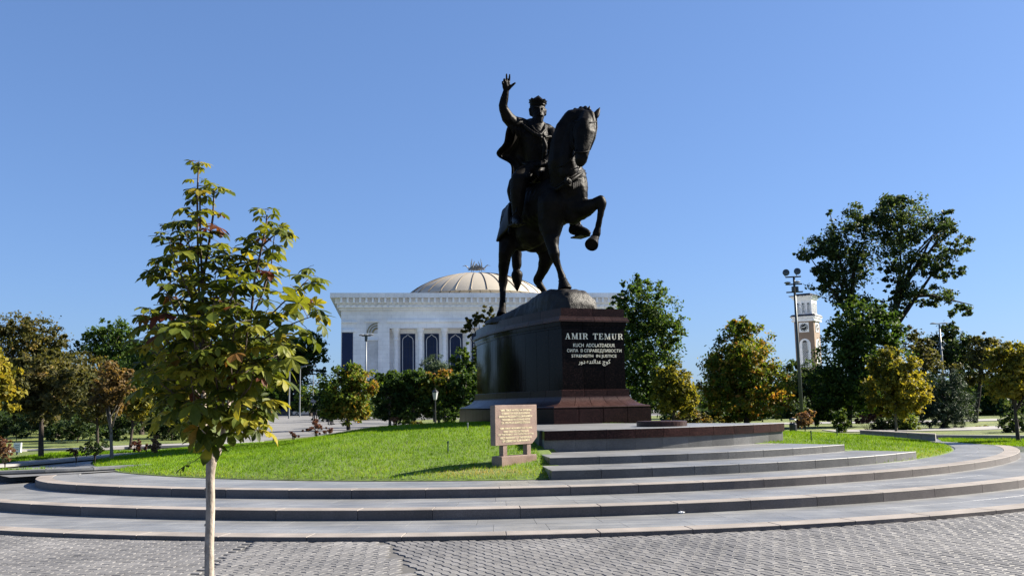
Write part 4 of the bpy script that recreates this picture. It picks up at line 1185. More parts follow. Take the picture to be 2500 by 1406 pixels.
# ------------------------------------------------------------------ clock tower
M['brick_tan'] = plain('tan_render', (0.42, 0.30, 0.22), 0.85, 0, 0.08, 0.5)
M['roof'] = plain('dark_slate_roof', (0.055, 0.06, 0.085), 0.6)
M['tower_dark'] = plain('dark_dial_and_painted_interior', (0.03, 0.035, 0.04), 0.9)  # dark dial colour; also paints a dim interior onto flat lattice-window panels
TD = 236.0
tb = P(1975, 880, TD)
TA = math.radians(-35)
tn = Vector((math.sin(TA), -math.cos(TA), 0)); tt = Vector((math.cos(TA), math.sin(TA), 0))
def tz(py): return P(1975, py, TD).z
tw = thing('clock_tower', 'tan clock tower with white lattice belfry and a dark clock face', 'tower')
mpp = TD / F
wT = 46 * mpp / math.cos(math.radians(17)) * 0.98
def tbox(nm, half, z0, z1, mat, par=tw):
    m = MB(); m.box((tb.x, tb.y, (z0 + z1) / 2), (2 * half, 2 * half, z1 - z0), rot=TA); return m.build(nm, M[mat], par)
hT = wT / 2
tbox('shaft', hT, 0, tz(786), 'brick_tan')
tbox('cornice', hT + 0.5, tz(786) + 0.002, tz(782), 'white'); tbox('cornice', hT + 0.25, tz(782) + 0.002, tz(778), 'white'); tbox('cornice', hT + 0.65, tz(778) + 0.002, tz(774), 'white')
m = MB(); m.box((tb.x, tb.y, (tz(774) + tz(769)) / 2), (2 * hT + 1.7, 2 * hT + 1.7, tz(769) - tz(774)), rot=TA, top=(0.86, 0.86)); m.build('skirt_roof', M['roof'], tw)
hB = hT * 0.88
tbox('belfry', hB, tz(769), tz(732), 'white')
tbox('belfry_cornice', hB + 0.35, tz(732) + 0.002, tz(727), 'white'); tbox('belfry_cornice', hB + 0.8, tz(727) + 0.002, tz(724.5), 'white')
tbox('eaves', hB + 1.1, tz(724.5) + 0.002, tz(722.8), 'roof'); tbox('roof', hB * 0.85, tz(722.8), tz(718), 'roof')
def tpt(face, s, o, z):
    a, b = (tt, tn) if face == 0 else (-tn, tt)
    q = a * s + b * o; return (tb.x + q.x, tb.y + q.y, z)
def arch_panel(face, s0, w, z0, z1, off, name, fr, par=tw):
    zs = z1 - w * 0.55
    pts = [(s0 - w / 2, z0), (s0 + w / 2, z0), (s0 + w / 2, zs)] + [(s0 + w / 2 * math.cos(t), zs + (z1 - zs) * math.sin(t)) for t in (0.4, 0.8, 1.2, 1.57, 1.94, 2.34, 2.74)] + [(s0 - w / 2, zs)]
    m = MB(); m.add([tpt(face, s, off, z) for s, z in pts], [tuple(range(len(pts)))]); p = m.build(name, M['tower_dark'], par)
    m = MB()
    m.tube([tpt(face, s, off + 0.04, z) for s, z in pts + [pts[0]]], fr, 6)
    k = w * 0.3
    n_ = int((zs - z0 + w) / k) + 2
    for i in range(-3, n_):
        for sg in (-1, 1):
            a = (-w / 2, z0 + i * k); b = (w / 2, z0 + i * k + w)
            (xa, za), (xb, zb_) = a, b
            if za < z0: xa += (z0 - za); za = z0
            if zb_ > zs + w * 0.15: xb -= (zb_ - zs - w * 0.15); zb_ = zs + w * 0.15
            if xb - xa < 0.05: continue
            m.tube([tpt(face, s0 + sg * xa, off + 0.03, za), tpt(face, s0 + sg * xb, off + 0.03, zb_)], fr * 0.55, 4)
    m.build('lattice', M['white'], p)
for face in (0, 1):
    for s in (-1.35, 0, 1.35): arch_panel(face, s, 0.85, tz(766), tz(741), hB + 0.03, 'lattice_window', 0.07)
    m = MB(); 
    q0 = [(-1.15, tz(788.5)), (1.15, tz(788.5)), (1.15, tz(812)), (-1.15, tz(812))]
    zc = (tz(788.5) + tz(812)) / 2; hw_ = (tz(788.5) - tz(812)) / 2
    q0 = [(-hw_, zc - hw_), (hw_, zc - hw_), (hw_, zc + hw_), (-hw_, zc + hw_)]
    vs = [tpt(face, s, hT + 0.12, z) for s, z in q0] + [tpt(face, s, hT - 0.05, z) for s, z in q0]
    m.add(vs, [(0, 1, 2, 3), (0, 4, 5, 1), (1, 5, 6, 2), (2, 6, 7, 3), (3, 7, 4, 0)]); cf = m.build('clock', M['white'], tw)
    m = MB(); R_ = hw_ * 0.82; pts = [tpt(face, R_ * math.cos(a), hT + 0.15, zc + R_ * math.sin(a)) for a in [i * math.pi / 16 for i in range(32)]]
    m.add(pts, [tuple(range(32))]); m.build('dial', M['tower_dark'], cf)
    m = MB()
    for i in range(12):
        a = i * math.pi / 6; m.tube([tpt(face, R_ * 0.7 * math.cos(a), hT + 0.2, zc + R_ * 0.7 * math.sin(a)), tpt(face, R_ * 0.92 * math.cos(a), hT + 0.2, zc + R_ * 0.92 * math.sin(a))], 0.1, 5)
    m.build('hour_mark', M['white'], cf)
    for a, l in ((math.radians(182), 0.78), (math.radians(28), 0.85)):
        m = MB(); m.tube([tpt(face, 0, hT + 0.26, zc), tpt(face, R_ * l * math.cos(a), hT + 0.26, zc + R_ * l * math.sin(a))], [0.12, 0.05], 5); m.build('hand', M['white'], cf)
    z0_, z1_ = tz(900), tz(827.5)
    wv = 2.9
    pts = [(-wv / 2, z0_), (wv / 2, z0_), (wv / 2, z1_ - wv * 0.5)] + [(wv / 2 * math.cos(t), z1_ - wv * 0.5 + wv * 0.5 * math.sin(t)) for t in (0.4, 0.8, 1.2, 1.57, 1.94, 2.34, 2.74)] + [(-wv / 2, z1_ - wv * 0.5)]
    m = MB(); m.add([tpt(face, s, hT + 0.06, z) for s, z in pts] + [tpt(face, s, hT - 0.05, z) for s, z in pts], [tuple(range(len(pts)))] + [(i, len(pts) + i, len(pts) + (i + 1) % len(pts), (i + 1) % len(pts)) for i in range(len(pts))])
    m.build('arch_surround', M['white'], tw)
    arch_panel(face, 0, 1.5, z0_, tz(831), hT + 0.09, 'lattice_window', 0.08)

# ------------------------------------------------------------------ trees
M['bark'] = plain('grey_brown_bark', (0.10, 0.08, 0.065), 0.9, 0, 0.35, 6.0, 0.2, 0.6)
M['bark_pale'] = plain('pale_bark', (0.33, 0.28, 0.22), 0.85, 0, 0.3, 5.0, 0.2, 0.6)
M['bark_dark'] = plain('dark_bark', (0.045, 0.038, 0.032), 0.9, 0, 0.3, 6.0, 0.2, 0.6)
def lm(name, stops, trans=0.48):
    return leafmat(name, [(p, tuple(min(0.6, c * 2.15) for c in col)) for p, col in stops], trans, 0.6, spec=0.2)
LEAF = {
 'green': lm('green_foliage', [(0.0, (0.018, 0.042, 0.010)), (0.45, (0.045, 0.085, 0.016)), (0.8, (0.095, 0.14, 0.028)), (1.0, (0.16, 0.18, 0.04))]),
 'maple': lm('turning_maple_foliage', [(0.0, (0.03, 0.06, 0.012)), (0.4, (0.075, 0.12, 0.016)), (0.62, (0.15, 0.16, 0.02)), (0.82, (0.24, 0.15, 0.03)), (1.0, (0.26, 0.12, 0.03))]),
 'olive': lm('olive_foliage', [(0.0, (0.035, 0.042, 0.014)), (0.45, (0.085, 0.08, 0.022)), (0.75, (0.16, 0.115, 0.035)), (1.0, (0.24, 0.13, 0.045))]),
 'gold': lm('golden_foliage', [(0.0, (0.05, 0.062, 0.014)), (0.4, (0.14, 0.135, 0.02)), (0.75, (0.30, 0.235, 0.03)), (1.0, (0.36, 0.21, 0.04))]),
 'tan': lm('tan_foliage', [(0.0, (0.035, 0.042, 0.014)), (0.45, (0.085, 0.085, 0.032)), (0.8, (0.18, 0.155, 0.07)), (1.0, (0.23, 0.16, 0.075))]),
 'orange': lm('orange_foliage', [(0.0, (0.065, 0.05, 0.02)), (0.5, (0.135, 0.09, 0.036)), (1.0, (0.22, 0.145, 0.058))]),
 'dark': lm('dark_foliage', [(0.0, (0.016, 0.032, 0.013)), (0.5, (0.036, 0.062, 0.024)), (1.0, (0.08, 0.105, 0.04))]),
 'pine': lm('pine_needles', [(0.0, (0.016, 0.032, 0.018)), (0.5, (0.035, 0.062, 0.034)), (1.0, (0.085, 0.12, 0.06))], 0.15),
 'red': lm('red_foliage', [(0.0, (0.05, 0.022, 0.02)), (0.5, (0.10, 0.042, 0.037)), (1.0, (0.17, 0.09, 0.075))]),
 'barberry': lm('barberry_foliage', [(0.0, (0.07, 0.03, 0.025)), (0.5, (0.15, 0.08, 0.055)), (1.0, (0.25, 0.17, 0.11))])}
def foliage(name, blobs, n, L, Wd, mat, parent, seed, mid=0.42, grad=(0, 0, 0), clump=0.14, per=34, core=0.3, droop=0.0, spread=0.16):
    """blobs: (centre, rx, ry, rz). leaf-sized faces gathered into clumps through the crown's volume"""
    rg = np.random.default_rng(seed)
    C_ = np.array([b[0][:] for b in blobs]); R_ = np.array([b[1:] for b in blobs])
    wgt = (R_.prod(1)) ** 0.66; wgt = wgt / wgt.sum()
    nc = max(3, int(n / per))
    bi = rg.choice(len(blobs), nc, p=wgt)
    d = rg.normal(size=(nc, 3)); d /= np.linalg.norm(d, axis=1, keepdims=True)
    rad = np.where(rg.uniform(size=nc) < core, rg.uniform(0.15, 0.75, nc), rg.uniform(0.72, 1.10, nc))
    cc = C_[bi] + d * rad[:, None] * R_[bi]
    cr_ = clump * R_[bi].min(1) * rg.uniform(0.6, 1.35, nc)
    ct = rg.normal(0, 0.15, nc)
    ci = rg.integers(0, nc, n)
    p = cc[ci] + rg.normal(size=(n, 3)) * cr_[ci][:, None] * np.array([1, 1, 0.75])
    out = d[ci]
    nr = out * 0.55 + np.array([0, 0, 0.45]) + rg.normal(size=(n, 3)) * 0.85
    nr /= np.linalg.norm(nr, axis=1, keepdims=True)
    t = rg.normal(size=(n, 3)) + out * 0.5 - np.array([0, 0, droop])
    t -= nr * (t * nr).sum(1, keepdims=True); t /= np.linalg.norm(t, axis=1, keepdims=True)
    b = np.cross(nr, t)
    l = (L * rg.uniform(0.65, 1.3, n))[:, None]; w = (Wd * rg.uniform(0.65, 1.3, n))[:, None]
    V = np.stack([p - t * l * 0.5, p + b * w * 0.5 + t * l * 0.05 + nr * w * 0.12, p + t * l * 0.5 - nr * l * 0.08, p - b * w * 0.5 + t * l * 0.05 + nr * w * 0.12], 1).reshape(-1, 3)
    Fq = np.arange(4 * n).reshape(-1, 4)
    lo, hi = p.min(0), p.max(0)
    rel = (p - lo) / (hi - lo + 1e-6) - 0.5
    tint = mid + ct[ci] + rg.normal(0, spread, n) + rel @ np.array(grad)
    me = np_mesh(name, V, Fq, mat, np.repeat(np.clip(tint, 0, 1), 4))
    return obj(name, me, parent)
def limbs(m, base, top, r0, targets, rng, seg=8, wob=0.06):
    base, top = Vector(base), Vector(top)
    hgt = (top - base).length
    pts = [base.lerp(top, t) + Vector((rng.uniform(-1, 1), rng.uniform(-1, 1), 0)) * wob * hgt * 0.15 * (0 < t < 1) for t in (0, 0.25, 0.5, 0.75, 1.0)]
    m.tube([pts[0] - Vector((0, 0, 0.05))] + pts, [r0 * 1.5, r0 * 1.15, r0, r0 * 0.9, r0 * 0.82, r0 * 0.62], seg)
    for tg in targets:
        tg = Vector(tg); s = pts[2].lerp(top, rng.uniform(0.35, 1.0))
        mid = s.lerp(tg, 0.5) + Vector((rng.uniform(-1, 1), rng.uniform(-1, 1), rng.uniform(0, 1))) * (tg - s).length * 0.1
        m.tube([s, s.lerp(mid, 0.5), mid, tg], [r0 * 0.5, r0 * 0.42, r0 * 0.3, r0 * 0.1], 6)
_ts = [100]
def tree(name, label, cat, d, base, blobs, n, leaf, pal_, trunk=6, bark='bark', group=None, top=None, mid=0.42, grad=(0, 0, 0), z0=0.28, dep=0.9, stems=1, aspect=0.55, nl=9, **kw):
    _ts[0] += 1
    rng = random.Random(_ts[0])
    t = thing(name, label, cat, group)
    k = d / F
    bl = []
    for b in blobs:
        dd = d + (b[4] if len(b) > 4 else 0)
        bl.append((P(b[0], b[1], dd), b[2] * k, b[2] * k * dep, b[3] * k))
    for b in list(bl):       # smaller side growths break up the outline
        for _ in range(4):
            v = Vector((rng.gauss(0, 1), rng.gauss(0, 1), rng.gauss(0, 0.8))).normalized(); f_ = rng.uniform(0.26, 0.46)
            bl.append((b[0] + Vector((v.x * b[1], v.y * b[2], v.z * b[3])) * 0.88, b[1] * f_, b[2] * f_, b[3] * f_))
    bx = P(base[0], base[1], d); bx.z = z0
    if top is None:
        big = max(blobs, key=lambda b: b[2] * b[3]); top = (big[0], big[1] + 0.2 * big[3])
    tp = P(top[0], top[1], d)
    m = MB()
    for s in range(stems):
        off = Vector((rng.uniform(-1, 1), rng.uniform(-1, 1), 0)) * (0.0 if stems == 1 else 0.18 * (tp.z - z0))
        tg = []
        for i in range(nl):
            c = rng.choice(bl); v = Vector((rng.gauss(0, 1), rng.gauss(0, 1), rng.gauss(0, 1))).normalized()
            tg.append(c[0] + Vector((v.x * c[1], v.y * c[2], v.z * c[3])) * rng.uniform(0.5, 0.9))
        limbs(m, bx, tp + off, trunk * k / (1 if stems == 1 else 1.6), tg, rng)
    m.build('trunk', M[bark], t, smooth=True)
    foliage('crown', bl, int(n * kw.pop('dens', 1.9)), leaf * k * 0.92, leaf * k * aspect * 0.97, LEAF[pal_], t, _ts[0], mid, grad, **kw)
    return t
# --- left side
tree('chestnut_tree', 'yellow-leaved tree cut off by the left edge', 'tree', 24, (-40, 1120), [(-30, 920, 62, 60), (-14, 970, 48, 42), (-50, 870, 50, 45)], 2200, 17, 'gold', 7, mid=0.62)
tree('broadleaf_tree', 'tall dark olive tree filling the upper left corner of the park', 'tree', 70, (60, 1090), [(40, 880, 90, 95), (90, 850, 70, 70), (20, 805, 60, 40), (75, 800, 55, 34), (125, 860, 45, 50), (-40, 860, 70, 80)], 9000, 8.5, 'olive', 7, mid=0.28)
tree('broadleaf_tree', 'tall blue-green tree behind the orange tree on the left', 'tree', 72, (270, 1085), [(262, 880, 66, 90), (285, 830, 45, 50), (230, 840, 36, 40), (305, 870, 40, 60)], 6500, 8, 'green', 6, mid=0.32)
tree('park_tree', 'tan-leaved tree with a straight dark trunk on the left terrace', 'tree', 27, (100, 1118), [(95, 930, 80, 60), (130, 985, 72, 42), (55, 955, 50, 48), (165, 925, 52, 44), (110, 890, 60, 36), (75, 1015, 40, 26)], 6500, 11, 'tan', 6.0, 'bark', top=(103, 960), z0=ZP, mid=0.40)
tree('young_tree', 'small orange tree on a pale forking trunk left of the lawn', 'tree', 25.5, (273, 1112), [(272, 930, 48, 40), (262, 965, 40, 30), (290, 960, 34, 34), (278, 990, 30, 20)], 2600, 11, 'orange', 4.2, 'bark_pale', top=(271, 1040), z0=ZP, stems=1, mid=0.5, nl=14)
tree('young_tree', 'small yellow-green tree beside the orange tree on the left', 'tree', 33, (318, 1098), [(332, 1000, 36, 34), (350, 975, 34, 34), (312, 985, 26, 28)], 2200, 10, 'gold', 3.5, 'bark', top=(325, 1030), z0=ZP, mid=0.32)
tree('young_tree', 'thin olive tree between the dark trunk and the orange tree', 'tree', 36, (238, 1100), [(225, 960, 52, 48), (205, 1000, 46, 34), (250, 1000, 36, 30)], 3200, 9, 'tan', 3.4, 'bark', top=(237, 1020), z0=ZP, mid=0.28)
tree('broadleaf_tree', 'broad dark tree behind the young chestnut, left of its trunk', 'tree', 48, (452, 1082), [(400, 940, 110, 80), (470, 900, 90, 80), (360, 890, 70, 60), (440, 860, 80, 50), (520, 950, 70, 60)], 8500, 9, 'green', 10, 'bark', top=(455, 980), mid=0.22)
tree('broadleaf_tree', 'shady tree on the plaza corner behind the young chestnut', 'tree', 75, (560, 1060), [(560, 920, 70, 70), (600, 880, 60, 60), (540, 870, 60, 50)], 4500, 8, 'green', 6, mid=0.3)
tree('plane_tree', 'tall avenue tree with a leaning trunk left of the palace', 'tree', 205, (748, 1012), [(700, 880, 62, 44), (745, 850, 44, 40), (660, 900, 40, 36), (690, 845, 50, 28), (765, 870, 34, 44), (778, 905, 18, 16)], 6500, 8.5, 'green', 8.5, 'bark', top=(700, 900), mid=0.35, grad=(0.2, 0, 0.1))
tree('plane_tree', 'avenue tree behind the leaning trunk left of the palace', 'tree', 215, (718, 1008), [(690, 905, 60, 40), (650, 870, 50, 40), (720, 880, 40, 34)], 4500, 8, 'olive', 6, 'bark_dark', top=(700, 920), mid=0.42)
tree('broadleaf_tree', 'low round tree below the avenue crowns at the far plaza edge', 'tree', 170, (760, 1010), [(752, 970, 34, 30), (735, 985, 24, 20)], 1800, 8, 'green', 4, mid=0.45)
tree('broadleaf_tree', 'olive tree filling the gap behind the straight dark trunk', 'tree', 52, (140, 1078), [(140, 930, 90, 66), (60, 950, 70, 60), (190, 900, 60, 50), (120, 985, 90, 44)], 6500, 8.5, 'olive', 6, mid=0.3)
tree('broadleaf_tree', 'green tree filling the gap right of the orange tree', 'tree', 56, (345, 1074), [(345, 930, 70, 66), (300, 960, 64, 50), (380, 890, 50, 44), (350, 985, 70, 36)], 5600, 8.5, 'green', 6, mid=0.4)
tree('plane_tree', 'dark avenue tree at the left end of the far row', 'tree', 190, (640, 1010), [(630, 905, 60, 50), (600, 940, 50, 50), (660, 950, 46, 40), (620, 870, 40, 30)], 5200, 7.5, 'green', 6, 'bark_dark', mid=0.3)
tree('plane_tree', 'dense dark avenue tree right behind the thin lamp poles', 'tree', 230, (690, 1008), [(700, 930, 60, 40), (680, 965, 50, 34), (725, 960, 34, 34), (660, 975, 40, 28)], 4600, 7.5, 'dark', 6, 'bark_dark', mid=0.4)
# --- middle
tree('chestnut_tree', 'round chestnut tree with yellowing right side before the palace', 'tree', 58, (851, 1050), [(845, 950, 58, 58), (880, 940, 40, 44), (850, 1000, 50, 34), (815, 985, 34, 38), (875, 1000, 34, 26), (860, 905, 26, 16)], 6500, 9.5, 'maple', 4.5, 'bark', mid=0.42, grad=(0.55, 0, -0.1))
tree('broadleaf_tree', 'dark shrubby tree left of the round chestnut', 'tree', 95, (800, 1025), [(800, 985, 34, 34), (825, 965, 40, 40)], 2200, 8, 'dark', 4, mid=0.3)
for j, (a, lab) in enumerate(((950, 'leftmost of the dark clipped trees in a row before the palace'), (1010, 'second of the dark clipped trees before the palace'), (1070, 'third of the dark clipped trees, orange on top'), (1125, 'last of the dark clipped trees, beside the pedestal'))):
    tree('clipped_tree', lab, 'tree', 66, (a + 2, 1046), [(a - 10, 950, 46, 36), (a + 18, 940, 40, 32), (a, 985, 50, 34), (a + 8, 920, 40, 16)], 5200, 8.5, 'maple' if j == 2 else 'green', 3.4, 'bark_pale', 'clipped trees before the palace', top=(a, 990), mid=0.30 if j == 2 else 0.2, grad=(0.1, 0, 0.9 if j == 2 else 0.25))
tree('pine_tree', 'bushy pine rising above the clipped trees before the palace', 'tree', 84, (1062, 1035), [(1060, 900, 36, 32), (1050, 920, 30, 28), (1072, 925, 34, 30)], 3600, 10, 'pine', 4, 'bark', mid=0.62, aspect=0.16)
tree('broadleaf_tree', 'slender green tree by the left flank of the pedestal', 'tree', 78, (1125, 1035), [(1122, 890, 26, 40), (1140, 925, 30, 44), (1110, 930, 26, 34), (1150, 880, 14, 46)], 4000, 8, 'green', 4, mid=0.4)
tree('broadleaf_tree', 'tree with arching dark sprays peeking over the pedestal', 'tree', 52, (1185, 1035), [(1190, 762, 12, 28), (1202, 784, 18, 14), (1175, 778, 18, 10), (1152, 785, 17, 16), (1140, 806, 12, 22), (1165, 772, 14, 8), (1210, 800, 22, 30), (1190, 850, 30, 60)], 3000, 9, 'olive', 5, mid=0.18, core=0.5)
# --- right side
tree('broadleaf_tree', 'tall fresh green tree directly right of the pedestal', 'tree', 44, (1585, 1035), [(1570, 740, 62, 54), (1530, 790, 60, 66), (1610, 790, 56, 70), (1570, 860, 84, 80), (1540, 950, 78, 66), (1620, 930, 50, 80), (1555, 700, 40, 22), (1500, 745, 22, 28)], 14000, 9, 'green', 7, mid=0.46)
tree('young_tree', 'small yellowing tree at the right foot of the pedestal', 'tree', 40, (1640, 1040), [(1650, 940, 42, 56), (1625, 960, 36, 50), (1675, 975, 26, 42)], 4200, 10, 'gold', 4, mid=0.3, grad=(0.25, 0, 0))
tree('maple_tree', 'broad egg-shaped maple turning from green to orange', 'tree', 46, (1820, 1040), [(1815, 835, 62, 50), (1815, 890, 92, 60), (1825, 945, 108, 52), (1815, 990, 104, 38), (1790, 915, 60, 60), (1810, 800, 28, 18)], 15000, 9.5, 'maple', 6, mid=0.52, grad=(0.12, 0, -0.12))
tree('elm_tree', 'very tall dark tree, left one of the pair on the right', 'tree', 84, (2080, 1040), [(2050, 600, 62, 60), (2090, 540, 34, 44), (2030, 540, 12, 40), (2000, 610, 48, 34), (1975, 625, 30, 18), (2060, 680, 60, 60), (2010, 680, 40, 30), (2092, 590, 26, 50), (2080, 740, 44, 36), (2040, 735, 26, 20)], 9000, 9, 'dark', 9, 'bark_dark', top=(2078, 720), mid=0.5, clump=0.17, core=0.35, dens=1.4)
tree('elm_tree', 'very tall dark tree, right one of the pair on the right', 'tree', 86, (2185, 1040), [(2200, 530, 76, 50), (2180, 495, 44, 22), (2180, 600, 66, 60), (2280, 560, 52, 34), (2315, 525, 22, 18), (2330, 600, 44, 24), (2270, 640, 60, 34), (2200, 690, 44, 50), (2310, 665, 44, 20), (2270, 720, 54, 30), (2340, 755, 34, 18), (2185, 760, 36, 40), (2150, 545, 36, 50)], 13500, 9, 'dark', 10, 'bark_dark', top=(2188, 720), mid=0.5, clump=0.17, core=0.35, dens=1.4)
tree('maple_tree', 'tall dark green maple before the clock tower', 'tree', 47, (2076, 1062), [(2060, 820, 48, 50), (2095, 790, 60, 60), (2150, 800, 50, 50), (2075, 890, 78, 70), (2140, 880, 70, 70), (2085, 960, 90, 56), (2140, 760, 24, 36), (2030, 945, 50, 50)], 15000, 9.5, 'green', 5.5, 'bark_dark', top=(2076, 930), mid=0.28, grad=(0.0, 0, 0.2))
tree('broadleaf_tree', 'dark tree standing behind the floodlight pole', 'tree', 75, (1970, 1035), [(1960, 930, 46, 50), (1990, 960, 50, 56), (1925, 975, 40, 50)], 5000, 8.5, 'dark', 5, mid=0.4)
tree('linden_tree', 'golden linden on a pale trunk in front of the dark maple', 'tree', 37, (2188, 1062), [(2185, 900, 58, 42), (2188, 950, 76, 46), (2190, 985, 66, 32), (2175, 870, 30, 24), (2230, 965, 36, 36)], 7500, 10.5, 'gold', 3.4, 'bark_pale', top=(2186, 985), mid=0.42, grad=(0.35, 0, -0.2))
tree('pine_tree', 'dark blue-green pine behind the low wall on the right', 'tree', 42, (2300, 1062), [(2290, 950, 40, 34), (2275, 985, 56, 32), (2330, 975, 46, 40), (2300, 1020, 66, 26), (2330, 930, 26, 26)], 9000, 11, 'pine', 5, 'bark_dark', mid=0.3, aspect=0.14)
tree('broadleaf_tree', 'dark spired tree behind the ornate lamp post', 'tree', 80, (2330, 1040), [(2320, 850, 44, 48), (2320, 810, 18, 24), (2290, 870, 36, 44), (2355, 845, 18, 28), (2350, 890, 40, 40)], 5500, 8.5, 'dark', 6, mid=0.42)
tree('broadleaf_tree', 'thin brownish tree left of the ornate lamp post', 'tree', 60, (2250, 1040), [(2240, 850, 34, 40), (2260, 890, 40, 40), (2230, 810, 16, 20)], 2600, 8, 'tan', 4, mid=0.25)
tree('broadleaf_tree', 'sparse brown tree with a leaning dark trunk near the right edge', 'tree', 50, (2384, 1058), [(2400, 860, 44, 34), (2380, 900, 46, 40), (2430, 860, 34, 30), (2400, 830, 26, 18)], 3600, 8.5, 'tan', 5, 'bark_dark', top=(2395, 900), mid=0.22)
tree('young_tree', 'young golden tree on a slim leaning trunk at the right edge', 'tree', 28.0, (2487, 1080), [(2465, 885, 46, 42), (2480, 930, 58, 40), (2500, 880, 50, 44), (2455, 955, 36, 28), (2520, 950, 50, 40)], 5200, 12, 'gold', 4.6, 'bark', top=(2476, 985), z0=0.33, mid=0.45, grad=(0.1, 0, -0.25))
tree('broadleaf_tree', 'dark tree beyond the golden one at the right edge', 'tree', 70, (2470, 1040), [(2450, 960, 60, 50), (2500, 940, 50, 60), (2410, 985, 36, 40)], 4500, 8.5, 'green', 5, mid=0.25)
# --- shrubs
def shrub(name, label, d, base, blobs, n, leaf, pal_, z0=0.3, trunk=1.2, **kw):
    return tree(name, label, 'shrub', d, base, blobs, n, leaf, pal_, trunk, 'bark', z0=z0, stems=5, top=(base[0], base[1] - 12), nl=5, **kw)
shrub('barberry_bush', 'reddish barberry bush on the wall at the left edge', 21.5, (12, 1143), [(5, 1085, 26, 28), (28, 1105, 20, 16), (-10, 1100, 30, 30)], 1300, 7, 'barberry', ZP, core=0.6)
shrub('barberry_bush', 'small bare reddish bush before the pale path on the left', 24, (186, 1118), [(185, 1102, 17, 9), (176, 1098, 10, 6)], 260, 6, 'barberry', ZP, core=0.6)
shrub('barberry_bush', 'dark twiggy bush left of the orange tree', 23.5, (232, 1125), [(226, 1098, 26, 16), (244, 1090, 24, 18), (215, 1085, 20, 16)], 900, 6.5, 'dark', ZP, core=0.6)
shrub('barberry_bush', 'pale pointed bush right of the orange tree', 27, (378, 1112), [(376, 1088, 16, 18), (380, 1070, 8, 12)], 700, 6.5, 'barberry', ZP, mid=0.75, core=0.6)
shrub('barberry_bush', 'thin red bush right of the orange tree', 29, (340, 1108), [(342, 1088, 20, 14), (335, 1080, 12, 12)], 420, 6.5, 'red', ZP, core=0.6)
shrub('barberry_bush', 'sparse red bush behind the lawn before the plaza', 34, (775, 1066), [(775, 1040, 32, 10), (757, 1050, 20, 8), (795, 1052, 22, 8), (770, 1028, 20, 7)], 620, 6.5, 'red', 0.3, core=0.7, clump=0.25)
shrub('barberry_bush', 'tiny red twig at the crest of the lawn', 33, (716, 1070), [(716, 1058, 8, 10), (722, 1064, 12, 4)], 130, 6, 'red', 0.3, core=0.7, clump=0.3)
shrub('boxwood_bush', 'low clipped round bush by the lawn behind the lantern', 62, (1020, 1042), [(1020, 1036, 18, 8)], 900, 4.5, 'gold', 0.3, mid=0.2)
shrub('garden_bush', 'light green bush under the clipped trees', 64, (1000, 1044), [(990, 1022, 18, 18), (1000, 1015, 12, 12)], 1000, 6, 'green', 0.3, mid=0.6)
shrub('garden_bush', 'dark bush beside the right lantern', 64, (1085, 1044), [(1090, 1020, 22, 20), (1105, 1010, 16, 22)], 1200, 6, 'green', 0.3, mid=0.3)
shrub('garden_bush', 'pinkish small bush between the clipped trunks', 64, (968, 1044), [(965, 1026, 12, 12)], 300, 6, 'barberry', 0.3, core=0.6)
shrub('garden_bush', 'rusty brown bush right of the platform', 40, (1965, 1042), [(1962, 1022, 22, 20), (1975, 1010, 14, 14), (1950, 1030, 14, 12)], 1300, 6.5, 'barberry', 0.3, mid=0.65, core=0.6)
shrub('garden_bush', 'grey-green bush behind the rusty bush', 48, (1990, 1038), [(1990, 1012, 32, 24), (2015, 1005, 24, 22)], 1800, 6.5, 'green', 0.3, mid=0.35)
shrub('garden_bush', 'upright dark green bush left of the maple trunk', 39, (2054, 1060), [(2053, 1030, 17, 26), (2054, 1010, 12, 16)], 1400, 6.5, 'green', 0.3, mid=0.5)
shrub('red_maple', 'small red-leaved shrub in front of the dark bush', 37, (2118, 1066), [(2118, 1020, 26, 10), (2105, 1028, 18, 8), (2135, 1014, 14, 7)], 800, 6.5, 'red', 0.3, mid=0.6, core=0.7)
shrub('garden_bush', 'large dark round bush left of the golden linden trunk', 41, (2168, 1062), [(2165, 1035, 32, 28), (2150, 1045, 22, 18), (2200, 1035, 28, 26)], 2600, 6.5, 'dark', 0.3, mid=0.5)
shrub('garden_bush', 'light green bush right of the golden linden trunk', 40, (2215, 1063), [(2216, 1035, 22, 24), (2230, 1045, 20, 14)], 1500, 6.5, 'green', 0.3, mid=0.7)
shrub('garden_bush', 'low sunlit hedge plant behind the right low wall', 44, (2270, 1064), [(2260, 1052, 36, 9), (2330, 1054, 40, 9), (2395, 1050, 30, 10)], 2600, 5.5, 'gold', 0.3, mid=0.12)
shrub('garden_bush', 'dark bush behind the slim trunk at the right edge', 36, (2475, 1068), [(2475, 1035, 32, 28)], 1500, 7, 'dark', 0.3, mid=0.45)
shrub('garden_bush', 'olive bush with a pale stem right of the pedestal', 42, (1690, 1040), [(1700, 1018, 34, 16), (1740, 1025, 24, 10), (1650, 1020, 22, 14)], 1600, 6.5, 'olive', 0.3, mid=0.5)
